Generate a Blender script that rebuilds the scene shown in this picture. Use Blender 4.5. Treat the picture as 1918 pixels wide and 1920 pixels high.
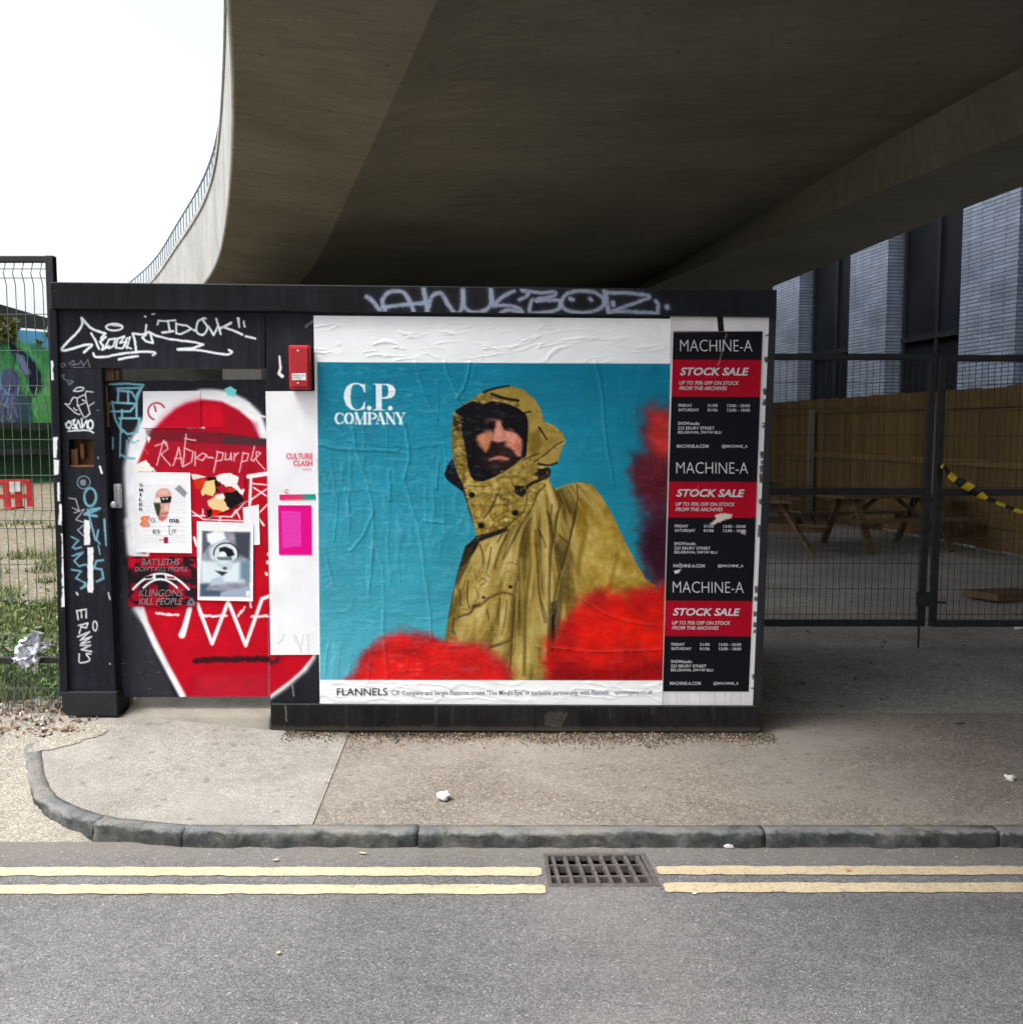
import bpy, math, random
import numpy as np
from mathutils import Vector, Matrix
random.seed(7)
for o in list(bpy.data.objects): bpy.data.objects.remove(o)
SC = bpy.context.scene
COL = SC.collection
# ------------------------------------------------------------------ camera
CAM_H, CAM_D, FPX, TAN = 1.70, 5.458, 1850.0, 0.083
TH = math.atan(TAN); CT, ST = math.cos(TH), math.sin(TH)
cam = bpy.data.cameras.new('camera'); camo = bpy.data.objects.new('camera', cam); COL.objects.link(camo)
camo.location = (0, -CAM_D, CAM_H); camo.rotation_euler = (math.pi/2-TH, 0, 0)
cam.sensor_fit = 'HORIZONTAL'; cam.sensor_width = 36.0; cam.lens = 36.0*FPX/1918.0
cam.clip_start = 0.05; cam.clip_end = 2000
SC.camera = camo
# ------------------------------------------------------------------ sky, sun, exposure
w = bpy.data.worlds.new('World'); SC.world = w; w.use_nodes = True
nt = w.node_tree; nt.nodes.clear()
SUN_EL, SUN_AZ = 62.0, 242.0        # high on the left, a little behind the camera
sky = nt.nodes.new('ShaderNodeTexSky'); sky.sky_type = 'NISHITA'; sky.sun_disc = False
sky.sun_elevation = math.radians(SUN_EL); sky.sun_rotation = math.radians(SUN_AZ)
sky.air_density = 1.0; sky.dust_density = 4.0; sky.ozone_density = 1.0
hs = nt.nodes.new('ShaderNodeHueSaturation'); hs.inputs['Saturation'].default_value = 0.24
bg = nt.nodes.new('ShaderNodeBackground'); bg.inputs['Strength'].default_value = 0.15
wo = nt.nodes.new('ShaderNodeOutputWorld')
nt.links.new(sky.outputs[0], hs.inputs['Color']); nt.links.new(hs.outputs[0], bg.inputs['Color'])
nt.links.new(bg.outputs[0], wo.inputs['Surface'])
sl = bpy.data.lights.new('sun', 'SUN'); sl.energy = 1.5; sl.angle = math.radians(22); sl.color = (1.0, 0.965, 0.91)
slo = bpy.data.objects.new('sun', sl); COL.objects.link(slo)
_a, _e = math.radians(SUN_AZ), math.radians(SUN_EL)
_d = Vector((math.sin(_a)*math.cos(_e), math.cos(_a)*math.cos(_e), math.sin(_e)))
slo.rotation_euler = (-_d).to_track_quat('-Z', 'Y').to_euler(); slo.location = _d*60
vs = SC.view_settings; vs.view_transform = 'Standard'; vs.look = 'None'; vs.exposure = 1.05; vs.gamma = 1.0
vs.use_curve_mapping = False
SC.render.engine = 'CYCLES'
cy = SC.cycles; cy.max_bounces = 4; cy.diffuse_bounces = 3; cy.glossy_bounces = 2; cy.transmission_bounces = 4
cy.use_denoising = True; cy.use_adaptive_sampling = True; cy.adaptive_threshold = 0.025; cy.caustics_reflective = False; cy.caustics_refractive = False; cy.sample_clamp_indirect = 6

# ------------------------------------------------------------------ measuring helpers
def ray(px, py):
    px = np.asarray(px, float); py = np.asarray(py, float)
    a = (px-959.0)/FPX; b = (960.0-py)/FPX
    return a, CT+b*ST, -ST+b*CT
def fp(px, py, Y=0.0):                       # a point on the upright plane y = Y
    rx, ry, rz = ray(px, py); t = (Y+CAM_D)/ry
    return rx*t, CAM_H+rz*t
def gp(px, py, z=0.0):                       # a point on the level plane at height z
    rx, ry, rz = ray(px, py); t = (z-CAM_H)/rz
    return float(rx*t), float(ry*t-CAM_D)
# ------------------------------------------------------------------ objects
def thing(name, label, cat, loc=(0,0,0), group=None, kind=None):
    o = bpy.data.objects.new(name, None); COL.objects.link(o); o.location = loc
    o.empty_display_size = 0.2
    tag(o, label, cat, group, kind); return o
def tag(o, label=None, cat=None, group=None, kind=None):
    if label: o['label'] = label
    if cat: o['category'] = cat
    if group: o['group'] = group
    if kind: o['kind'] = kind
    return o
def link(name, me, mat=None, parent=None):
    o = bpy.data.objects.new(name, me); COL.objects.link(o)
    if mat is not None and not me.materials: me.materials.append(mat)
    if parent is not None: setpar(o, parent)
    return o
def wmat(o):
    return (wmat(o.parent) if o.parent else Matrix.Identity(4)) @ (o.matrix_parent_inverse if o.parent else Matrix.Identity(4)) @ o.matrix_basis
def setpar(o, p):
    o.parent = p; o.matrix_parent_inverse = wmat(p).inverted()
def copy_tree(o, parent=None):
    c = o.copy(); COL.objects.link(c)
    if parent is not None: c.parent = parent; c.matrix_parent_inverse = o.matrix_parent_inverse.copy()
    for ch in list(o.children): copy_tree(ch, c)
    return c
def bevel(o, wd=0.006, seg=2):
    m = o.modifiers.new('bevel', 'BEVEL'); m.width = wd; m.segments = seg; m.limit_method = 'ANGLE'; m.angle_limit = math.radians(40)
    return o
class MB:
    def __init__(s): s.v = []; s.f = []
    def quad(s, a, b, c, d):
        n = len(s.v); s.v += [tuple(a), tuple(b), tuple(c), tuple(d)]; s.f.append((n, n+1, n+2, n+3)); return s
    def tri(s, a, b, c):
        n = len(s.v); s.v += [tuple(a), tuple(b), tuple(c)]; s.f.append((n, n+1, n+2)); return s
    def hexa(s, p):                           # 8 corners: bottom 4 (ccw from above), top 4
        n = len(s.v); s.v += [tuple(q) for q in p]
        s.f += [tuple(n+i for i in q) for q in ((3,2,1,0),(4,5,6,7),(0,1,5,4),(1,2,6,5),(2,3,7,6),(3,0,4,7))]; return s
    def box(s, x0, x1, y0, y1, z0, z1):
        return s.hexa([(x0,y0,z0),(x1,y0,z0),(x1,y1,z0),(x0,y1,z0),(x0,y0,z1),(x1,y0,z1),(x1,y1,z1),(x0,y1,z1)])
    def bar(s, p, q, w=0.01, h=None, up=(0,0,1)):
        p = Vector(p); q = Vector(q); d = (q-p).normalized(); u = Vector(up)
        if abs(d.dot(u)) > 0.98: u = Vector((0,1,0))
        a = d.cross(u).normalized()*(w/2); b = a.cross(d).normalized()*((h or w)/2)
        return s.hexa([p-a-b, p+a-b, q+a-b, q-a-b, p-a+b, p+a+b, q+a+b, q-a+b])
    def tube(s, pts, r, n=6):
        pts = [Vector(p) for p in pts]; rings = []
        for i, p in enumerate(pts):
            d = (pts[min(i+1, len(pts)-1)]-pts[max(i-1, 0)]).normalized()
            u = Vector((0,0,1)) if abs(d.z) < 0.9 else Vector((0,1,0))
            a = d.cross(u).normalized(); b = a.cross(d).normalized()
            rr = r[i] if isinstance(r, (list, tuple)) else r
            k = len(s.v); s.v += [tuple(p+(a*math.cos(2*math.pi*j/n)+b*math.sin(2*math.pi*j/n))*rr) for j in range(n)]; rings.append(k)
        for k0, k1 in zip(rings, rings[1:]):
            for j in range(n): s.f.append((k0+j, k0+(j+1)%n, k1+(j+1)%n, k1+j))
        s.f.append(tuple(rings[0]+j for j in range(n))[::-1]); s.f.append(tuple(rings[-1]+j for j in range(n)))
        return s
    def fbox(s, px0, py0, px1, py1, Y0, Y1):  # a box whose front face (y = Y0) covers a measured rectangle
        (xa, za), (xb, zb) = fp(px0, py0, Y0), fp(px1, py1, Y0)
        return s.box(float(xa), float(xb), Y0, Y1, float(zb), float(za))
    def fquadbox(s, q, Y0, Y1):               # the same from four measured corners TL TR BR BL
        c = [fp(a, b, Y0) for a, b in q]; c = [(float(x), float(z)) for x, z in c]
        tl, tr, br, bl = c
        return s.hexa([(bl[0],Y0,bl[1]),(br[0],Y0,br[1]),(br[0],Y1,br[1]),(bl[0],Y1,bl[1]),
                       (tl[0],Y0,tl[1]),(tr[0],Y0,tr[1]),(tr[0],Y1,tr[1]),(tl[0],Y1,tl[1])])
    def mesh(s, name, smooth=False):
        me = bpy.data.meshes.new(name); me.from_pydata(s.v, [], s.f); me.update()
        if smooth: me.polygons.foreach_set('use_smooth', [True]*len(me.polygons))
        return me
    def build(s, name, mat, parent=None, smooth=False): return link(name, s.mesh(name, smooth), mat, parent)
# ------------------------------------------------------------------ numpy noise
def _hash(ix, iy, seed):
    h = (ix.astype(np.int64)*374761393 + iy.astype(np.int64)*668265263 + seed*974634777) & 0x7fffffff
    h = ((h ^ (h >> 13))*1274126177) & 0x7fffffff
    return ((h ^ (h >> 16)) & 0xffff)/65535.0
def vnoise(x, y, seed=0):
    x = np.asarray(x, float); y = np.asarray(y, float)
    ix = np.floor(x); iy = np.floor(y); fx = x-ix; fy = y-iy
    fx = fx*fx*(3-2*fx); fy = fy*fy*(3-2*fy)
    a = _hash(ix, iy, seed); b = _hash(ix+1, iy, seed); c = _hash(ix, iy+1, seed); d = _hash(ix+1, iy+1, seed)
    return (a*(1-fx)+b*fx)*(1-fy)+(c*(1-fx)+d*fx)*fy
def fbm(x, y, seed=0, o=4):
    s = 0; a = 0.5; n = 0
    for k in range(o): s = s+a*vnoise(x*2**k, y*2**k, seed+k*17); n += a; a *= 0.5
    return s/n
def sm(a, b, x):
    t = np.clip((np.asarray(x, float)-a)/(b-a), 0, 1); return t*t*(3-2*t)
def grid_mesh(name, X, Y, Z, col=None, skip=None, smooth=True):
    n, m = X.shape
    co = np.stack([X, Y, Z], -1).reshape(-1, 3).astype(np.float32)
    idx = np.arange(n*m).reshape(n, m)
    q = np.stack([idx[:-1,:-1], idx[1:,:-1], idx[1:,1:], idx[:-1,1:]], -1).reshape(-1, 4)
    if skip is not None: q = q[~skip[:-1,:-1].reshape(-1)]
    me = bpy.data.meshes.new(name)
    me.vertices.add(len(co)); me.vertices.foreach_set('co', co.ravel())
    me.loops.add(len(q)*4); me.loops.foreach_set('vertex_index', q.ravel().astype(np.int32))
    me.polygons.add(len(q)); me.polygons.foreach_set('loop_start', np.arange(0, len(q)*4, 4, dtype=np.int32))
    me.polygons.foreach_set('use_smooth', np.full(len(q), smooth))
    me.update(calc_edges=True)
    if col is not None:
        at = me.color_attributes.new('print', 'FLOAT_COLOR', 'POINT')
        c = np.concatenate([col.reshape(-1, 3), np.ones((n*m, 1))], 1).astype(np.float32)
        at.data.foreach_set('color', c.ravel())
    return me
def lin(c):
    c = np.clip(np.asarray(c, float), 0, 1)
    return np.where(c <= 0.04045, c/12.92, ((c+0.055)/1.055)**2.4)
def L(r, g, b): return tuple(float(v) for v in lin(np.array([r, g, b])/255.0))
# ------------------------------------------------------------------ materials
class NT:
    def __init__(s, name):
        s.m = bpy.data.materials.new(name); s.m.use_nodes = True; s.t = s.m.node_tree
        s.b = s.t.nodes['Principled BSDF']; s.tc = s.t.nodes.new('ShaderNodeTexCoord')
        s.b.inputs['Specular IOR Level'].default_value = 0.35
    def n(s, typ, **k):
        q = s.t.nodes.new(typ)
        for a, v in k.items():
            if a in q.inputs: q.inputs[a].default_value = v
            else: setattr(q, a, v)
        return q
    def l(s, a, b): s.t.links.new(a, b)
    def map(s, sc=(1,1,1), rot=(0,0,0), src='Object'):
        q = s.n('ShaderNodeMapping'); q.inputs['Scale'].default_value = sc; q.inputs['Rotation'].default_value = rot
        s.l(s.tc.outputs[src], q.inputs['Vector']); return q.outputs[0]
    def noise(s, scale, detail=4, rough=0.55, vec=None):
        q = s.n('ShaderNodeTexNoise'); q.inputs['Scale'].default_value = scale; q.inputs['Detail'].default_value = detail
        q.inputs['Roughness'].default_value = rough
        s.l(vec if vec is not None else s.tc.outputs['Object'], q.inputs['Vector']); return q.outputs['Fac']
    def voro(s, scale, vec=None, out='Color', feat='F1'):
        q = s.n('ShaderNodeTexVoronoi'); q.voronoi_dimensions = '2D'; q.feature = feat; q.inputs['Scale'].default_value = scale
        s.l(vec if vec is not None else s.tc.outputs['Object'], q.inputs['Vector']); return q.outputs[out]
    def ramp(s, fac, stops, interp='LINEAR'):
        q = s.n('ShaderNodeValToRGB'); e = q.color_ramp.elements; q.color_ramp.interpolation = interp
        while len(e) < len(stops): e.new(0.5)
        for i, (p, c) in enumerate(stops):
            e[i].position = p
            e[i].color = (c, c, c, 1) if isinstance(c, (int, float)) else tuple(c)+(1,)
        s.l(fac, q.inputs['Fac']); return q.outputs['Color']
    def mix(s, fac, a, b, mode='MIX'):
        q = s.n('ShaderNodeMix', data_type='RGBA', blend_type=mode)
        for i, v in ((0, fac), (6, a), (7, b)):
            sock = q.inputs[i]
            if isinstance(v, (int, float)): sock.default_value = v if i == 0 else (v, v, v, 1)
            elif isinstance(v, tuple): sock.default_value = v+(1,)
            else: s.l(v, sock)
        return q.outputs[2]
    def math(s, op, a, b=0.0):
        q = s.n('ShaderNodeMath', operation=op)
        for i, v in enumerate((a, b)):
            if isinstance(v, (int, float)): q.inputs[i].default_value = v
            else: s.l(v, q.inputs[i])
        return q.outputs[0]
    def bump(s, h, strength=0.3, dist=0.01, prev=None):
        q = s.n('ShaderNodeBump'); q.inputs['Strength'].default_value = strength; q.inputs['Distance'].default_value = dist
        s.l(h, q.inputs['Height'])
        if prev is not None: s.l(prev, q.inputs['Normal'])
        return q.outputs[0]
    def done(s, color=None, rough=0.7, normal=None, metal=0.0):
        if color is not None:
            if isinstance(color, tuple): s.b.inputs['Base Color'].default_value = color+(1,)
            else: s.l(color, s.b.inputs['Base Color'])
        if isinstance(rough, (int, float)): s.b.inputs['Roughness'].default_value = rough
        else: s.l(rough, s.b.inputs['Roughness'])
        s.b.inputs['Metallic'].default_value = metal
        if normal is not None: s.l(normal, s.b.inputs['Normal'])
        return s.m
M = {}
def simple(name, c, rough=0.6, var=0.25, scale=8, bump=0.1, metal=0.0, bdist=0.004):
    t = NT(name); n = t.noise(scale, 3, 0.6)
    k = t.ramp(n, [(0.3, tuple(v*(1-var) for v in c)), (0.7, tuple(min(1, v*(1+var)) for v in c))])
    M[name] = t.done(k, rough, t.bump(t.noise(scale*6, 2), bump, bdist), metal); return M[name]
def speckle(name, base, stones, big=1.2, s1=220, s2=420, amt=0.5, bump=0.5, extra=None, stain=0.22):
    t = NT(name)
    big_n = t.noise(big, 4, 0.6); mid = t.noise(14, 4, 0.65)
    c0 = t.ramp(big_n, [(0.3, tuple(v*(1-stain) for v in base)), (0.72, tuple(v*(1+stain) for v in base))])
    vc = t.voro(s1, out='Color'); sep = t.n('ShaderNodeSeparateColor'); t.l(vc, sep.inputs[0])
    st = t.ramp(sep.outputs[0], stones, 'CONSTANT')
    c1 = t.mix(amt, c0, st)
    v2 = t.voro(s2, out='Color'); sep2 = t.n('ShaderNodeSeparateColor'); t.l(v2, sep2.inputs[0])
    dk = t.ramp(sep2.outputs[1], [(0.0, 0.55), (0.35, 0.85), (0.7, 1.0), (0.92, 1.35)], 'CONSTANT')
    c2 = t.mix(1.0, c1, dk, 'MULTIPLY')
    c3 = t.mix(0.45, c2, t.ramp(mid, [(0.3, 0.72), (0.7, 1.22)]), 'MULTIPLY')
    if extra: c3 = extra(t, c3)
    nb = t.bump(t.voro(s1, out='Distance'), bump, 0.004)
    M[name] = t.done(c3, 0.88, nb); return M[name]
def printed(name, rough=0.55, bump=0.12, bscale=60, spec=0.4):
    t = NT(name); a = t.n('ShaderNodeAttribute', attribute_name='print'); t.b.inputs['Specular IOR Level'].default_value = spec
    M[name] = t.done(a.outputs['Color'], rough, t.bump(t.noise(bscale, 2, 0.6), bump, 0.004)); return M[name]
# ================================================================== materials of the setting
def _patch(t, c):                              # a lighter reinstated patch below the gully, and a darker worn track
    sx = t.n('ShaderNodeSeparateXYZ'); t.l(t.tc.outputs['Object'], sx.inputs[0])
    wob = t.math('MULTIPLY', t.math('SUBTRACT', t.noise(2.2, 5), 0.5), 0.5)
    x = t.math('ADD', sx.outputs[0], wob)
    m = t.n('ShaderNodeMapRange'); m.inputs[1].default_value = 0.02; m.inputs[2].default_value = 0.16; t.l(x, m.inputs[0])
    m2 = t.n('ShaderNodeMapRange'); m2.inputs[1].default_value = 0.78; m2.inputs[2].default_value = 0.52; t.l(x, m2.inputs[0])
    k = t.math('MULTIPLY', t.math('MULTIPLY', m.outputs[0], m2.outputs[0]), t.ramp(t.noise(1.1, 4), [(0.35, 0.02), (0.65, 0.26)]))
    c = t.mix(k, c, (0.27, 0.25, 0.235))
    trk = t.noise(1.0, 5, 0.62, t.map((0.22, 2.6, 1.0))); blot = t.noise(0.55, 5, 0.6); spot = t.noise(3.4, 5, 0.7)
    c = t.mix(0.8, c, t.ramp(trk, [(0.3, 0.74), (0.5, 1.0), (0.7, 1.13)]), 'MULTIPLY')
    c = t.mix(0.8, c, t.ramp(blot, [(0.32, 0.80), (0.55, 1.0), (0.72, 1.14)]), 'MULTIPLY')
    c = t.mix(0.9, c, t.ramp(spot, [(0.24, 0.62), (0.34, 1.0)]), 'MULTIPLY')
    ck = t.n('ShaderNodeTexVoronoi'); ck.voronoi_dimensions = '2D'; ck.feature = 'DISTANCE_TO_EDGE'; ck.inputs['Scale'].default_value = 0.55
    wv = t.n('ShaderNodeVectorMath'); wv.operation = 'ADD'; nz = t.n('ShaderNodeTexNoise'); nz.inputs['Scale'].default_value = 2.5; nz.inputs['Detail'].default_value = 5
    t.l(t.tc.outputs['Object'], nz.inputs['Vector']); t.l(t.tc.outputs['Object'], wv.inputs[0]); t.l(nz.outputs['Color'], wv.inputs[1]); t.l(wv.outputs[0], ck.inputs['Vector'])
    crk = t.math('MULTIPLY', t.ramp(ck.outputs['Distance'], [(0.0, 1.0), (0.006, 0.0)]), t.ramp(t.noise(0.8, 3), [(0.5, 0.0), (0.62, 0.6)]))
    c = t.mix(crk, c, (0.05, 0.05, 0.05))
    gy = t.math('ADD', sx.outputs[1], t.math('MULTIPLY', t.math('SUBTRACT', t.noise(4, 5, 0.7), 0.5), 0.35))    # silt washed into the gutter
    mg = t.n('ShaderNodeMapRange'); mg.inputs[1].default_value = -1.56; mg.inputs[2].default_value = -1.33; t.l(gy, mg.inputs[0])
    return t.mix(t.math('MULTIPLY', mg.outputs[0], 0.6), c, (0.20, 0.18, 0.15))
def _worn(t, c):                               # trodden pale dust, damp stains, old gum
    a = t.noise(0.9, 6, 0.65, t.map((1.0, 1.6, 1.0))); b = t.noise(4.0, 5, 0.7)
    c = t.mix(t.ramp(a, [(0.42, 0.0), (0.66, 0.6)]), c, (0.33, 0.31, 0.275))
    c = t.mix(0.9, c, t.ramp(b, [(0.25, 0.66), (0.38, 1.0), (0.75, 1.05)]), 'MULTIPLY')
    g = t.n('ShaderNodeTexVoronoi'); g.voronoi_dimensions = '2D'; g.inputs['Scale'].default_value = 4.0; t.l(t.tc.outputs['Object'], g.inputs['Vector'])
    return t.mix(t.ramp(g.outputs['Distance'], [(0.05, 0.55), (0.075, 0.0)]), c, (0.13, 0.125, 0.12))
speckle('asphalt', (0.222, 0.220, 0.224), [(0.0, (0.10,0.10,0.105)), (0.28, (0.165,0.163,0.165)), (0.55, (0.22,0.217,0.218)), (0.8, (0.28,0.276,0.275)), (0.98, (0.52,0.51,0.50))],
        big=0.8, s1=170, s2=330, amt=0.55, bump=0.45, extra=_patch)
speckle('tan_asphalt', (0.285, 0.25, 0.21), [(0.0, (0.13,0.115,0.10)), (0.14, (0.24,0.205,0.17)), (0.45, (0.30,0.26,0.215)), (0.75, (0.34,0.30,0.26)), (0.95, (0.56,0.52,0.47))],
        big=1.6, s1=105, s2=210, amt=0.5, bump=0.45, extra=_worn, stain=0.2)
speckle('slab_concrete', (0.35, 0.335, 0.305), [(0.0, (0.29,0.275,0.25)), (0.4, (0.35,0.335,0.305)), (0.7, (0.38,0.36,0.33)), (0.96, (0.52,0.50,0.47))],
        big=2.6, s1=120, s2=260, amt=0.35, bump=0.3, stain=0.25, extra=_worn)
speckle('pale_drive', (0.42, 0.385, 0.33), [(0.0, (0.24,0.215,0.18)), (0.3, (0.36,0.325,0.275)), (0.7, (0.43,0.395,0.34)), (0.93, (0.56,0.53,0.48))],
        big=2.0, s1=110, s2=220, amt=0.5, bump=0.45)
speckle('yard_concrete', (0.41, 0.395, 0.365), [(0.0, (0.28,0.27,0.25)), (0.3, (0.38,0.37,0.34)), (0.7, (0.43,0.415,0.385)), (0.95, (0.53,0.51,0.48))],
        big=1.1, s1=60, s2=140, amt=0.4, bump=0.3, stain=0.4)
speckle('dirt', (0.25, 0.215, 0.155), [(0.0, (0.10,0.10,0.05)), (0.25, (0.22,0.19,0.13)), (0.6, (0.28,0.24,0.18)), (0.93, (0.42,0.39,0.32))],
        big=0.9, s1=28, s2=60, amt=0.5, bump=0.7, stain=0.4)
speckle('base_ground', (0.12, 0.12, 0.11), [(0.0, (0.08,0.08,0.07)), (0.5, (0.12,0.12,0.11))], s1=20, s2=40, amt=0.4)

def concrete(name, c, mapsc, dark=0.55, st_scale=3.0, bumps=0.25, light=1.2):
    t = NT(name)
    v = t.map(mapsc)
    n1 = t.noise(st_scale, 6, 0.62, v); n2 = t.noise(0.55, 5, 0.6); n3 = t.noise(9, 6, 0.7)
    k = t.ramp(n2, [(0.28, tuple(x*0.78 for x in c)), (0.72, tuple(x*1.15 for x in c))])
    k = t.mix(0.75, k, t.ramp(n1, [(0.25, dark), (0.5, 1.0), (0.75, light)]), 'MULTIPLY')
    k = t.mix(0.5, k, t.ramp(n3, [(0.3, 0.75), (0.7, 1.2)]), 'MULTIPLY')
    nb = t.bump(n1, bumps, 0.02); nb = t.bump(n3, bumps*0.6, 0.01, nb)
    M[name] = t.done(k, 0.85, nb); return M[name]
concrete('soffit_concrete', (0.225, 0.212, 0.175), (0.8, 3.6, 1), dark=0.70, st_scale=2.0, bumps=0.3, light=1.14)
def _joints():
    t = NT('soffit_boards'); t2 = M['soffit_concrete'].node_tree
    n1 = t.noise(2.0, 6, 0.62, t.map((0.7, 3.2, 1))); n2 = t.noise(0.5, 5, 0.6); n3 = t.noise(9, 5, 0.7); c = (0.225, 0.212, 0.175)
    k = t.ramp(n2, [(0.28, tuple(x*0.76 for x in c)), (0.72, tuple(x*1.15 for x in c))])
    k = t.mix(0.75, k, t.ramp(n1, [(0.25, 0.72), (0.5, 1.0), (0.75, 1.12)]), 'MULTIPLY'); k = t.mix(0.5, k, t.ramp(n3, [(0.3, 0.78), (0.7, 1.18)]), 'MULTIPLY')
    b = t.n('ShaderNodeTexBrick'); t.l(t.map((1,1,1), (0,0,0.28)), b.inputs['Vector']); b.offset = 0.5
    b.inputs['Color1'].default_value = (1,1,1,1); b.inputs['Color2'].default_value = (0.90,0.90,0.90,1); b.inputs['Mortar'].default_value = (0.62,0.60,0.56,1)
    b.inputs['Scale'].default_value = 1.0; b.inputs['Brick Width'].default_value = 2.4; b.inputs['Row Height'].default_value = 0.6; b.inputs['Mortar Size'].default_value = 0.006
    k = t.mix(0.55, k, b.outputs['Color'], 'MULTIPLY')
    d = t.n('ShaderNodeTexVoronoi'); d.voronoi_dimensions = '2D'; d.inputs['Scale'].default_value = 0.8; d.inputs['Randomness'].default_value = 0.25; t.l(t.map((1,1,1), (0,0,0.28)), d.inputs['Vector'])
    k = t.mix(t.ramp(d.outputs['Distance'], [(0.018, 0.6), (0.024, 0.0)]), k, (0.07, 0.065, 0.055))
    M['soffit_boards'] = t.done(k, 0.85, t.bump(n1, 0.3, 0.02, t.bump(b.outputs['Fac'], -0.3, 0.01)))
_joints()
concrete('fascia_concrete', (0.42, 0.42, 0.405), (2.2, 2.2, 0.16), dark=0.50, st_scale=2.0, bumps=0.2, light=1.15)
concrete('step_concrete', (0.27, 0.25, 0.21), (3, 3, 3), dark=0.6, st_scale=2.0)
concrete('granite', (0.23, 0.24, 0.235), (6, 6, 6), dark=0.45, st_scale=2.2, bumps=0.5, light=1.4)
def _kerbmat():
    t = NT('kerb_granite')
    sx = t.n('ShaderNodeSeparateXYZ'); t.l(t.tc.outputs['Object'], sx.inputs[0])
    n = t.noise(9, 6, 0.75); n2 = t.noise(60, 3, 0.7); n3 = t.noise(3.2, 4, 0.7)
    k = t.ramp(n, [(0.25, (0.085,0.095,0.10)), (0.5, (0.145,0.155,0.16)), (0.78, (0.24,0.25,0.255))])
    dust = t.ramp(n3, [(0.42, 0.0), (0.66, 0.75)]); k = t.mix(dust, k, (0.27, 0.245, 0.205))
    # tar and traffic film on the upright face, with a ragged upper limit
    z = t.math('ADD', sx.outputs[2], t.math('MULTIPLY', t.math('SUBTRACT', n, 0.5), 0.085))
    m = t.n('ShaderNodeMapRange'); m.inputs[1].default_value = -0.034; m.inputs[2].default_value = -0.046; t.l(z, m.inputs[0])
    k = t.mix(t.math('MULTIPLY', m.outputs[0], t.ramp(t.noise(5.5, 5, 0.7), [(0.36, 0.25), (0.55, 0.92)])), k, t.ramp(n3, [(0.3, (0.018,0.022,0.021)), (0.7, (0.05,0.055,0.05))]))
    k = t.mix(0.5, k, t.ramp(n2, [(0.3, 0.6), (0.7, 1.35)]), 'MULTIPLY')
    nb = t.bump(n, 0.5, 0.02); nb = t.bump(n2, 0.4, 0.006, nb)
    M['kerb_granite'] = t.done(k, 0.8, nb)
_kerbmat()
def _yellow():
    t = NT('yellow_paint')
    n = t.noise(26, 6, 0.75); n2 = t.noise(3, 4); v = t.voro(160, out='Distance')
    k = t.ramp(n2, [(0.3, (0.555,0.455,0.295)), (0.7, (0.64,0.535,0.365))])
    k = t.mix(0.6, k, t.ramp(n, [(0.3, 0.75), (0.6, 1.05)]), 'MULTIPLY')
    wear = t.ramp(t.noise(70, 4, 0.8), [(0.53, 0.0), (0.66, 0.8)])
    k = t.mix(wear, k, (0.17, 0.16, 0.145))
    M['yellow_paint'] = t.done(k, 0.8, t.bump(v, 0.3, 0.002))
_yellow()
# ================================================================== ground
def rise(x, y): return 0.085*sm(0.9, 2.3, -np.asarray(x, float))*sm(-1.0, 0.0, y)
def zpave(x, y): return -0.032*np.clip(-np.asarray(y, float)/1.22, 0, 1)+rise(x, y)
def zdrive(x, y): return -0.102+0.102*np.clip((np.asarray(y, float)+1.30)/1.15, 0, 1)+rise(x, y)
ROADZ, KERBY = -0.100, -1.328
g = MB().quad((-400,-400,-0.27),(400,-400,-0.27),(400,400,-0.27),(-400,400,-0.27)).build('ground', M['base_ground']); tag(g, kind='structure')
# gully opening (a slightly skewed rectangle) in the road sheet
GQ = [gp(1018.5,1601,ROADZ), gp(1208,1600,ROADZ), gp(1240,1663,ROADZ), gp(1028,1664,ROADZ)]   # TL TR BR BL
mb = MB(); xs = (-60.0, 60.0); yf, yn = KERBY+0.06, -9.5
O = [(xs[0],yf),(xs[1],yf),(xs[1],yn),(xs[0],yn)]
for i in range(4):
    a, b = O[i], O[(i+1)%4]; c, d = GQ[(i+1)%4], GQ[i]
    mb.quad((*a,ROADZ),(*d,ROADZ),(*c,ROADZ),(*b,ROADZ))
road = mb.build('road', M['asphalt']); tag(road, kind='structure')
# opposite pavement behind the camera
fk = MB().box(-60, 60, -9.62, -9.5, -0.27, 0.0).build('kerb', M['kerb_granite']); tag(fk, kind='structure')
fpv = MB().quad((-60,-13,0.0),(60,-13,0.0),(60,-9.62,0.0),(-60,-9.62,0.0)).build('pavement', M['slab_concrete']); tag(fpv, kind='structure')
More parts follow.
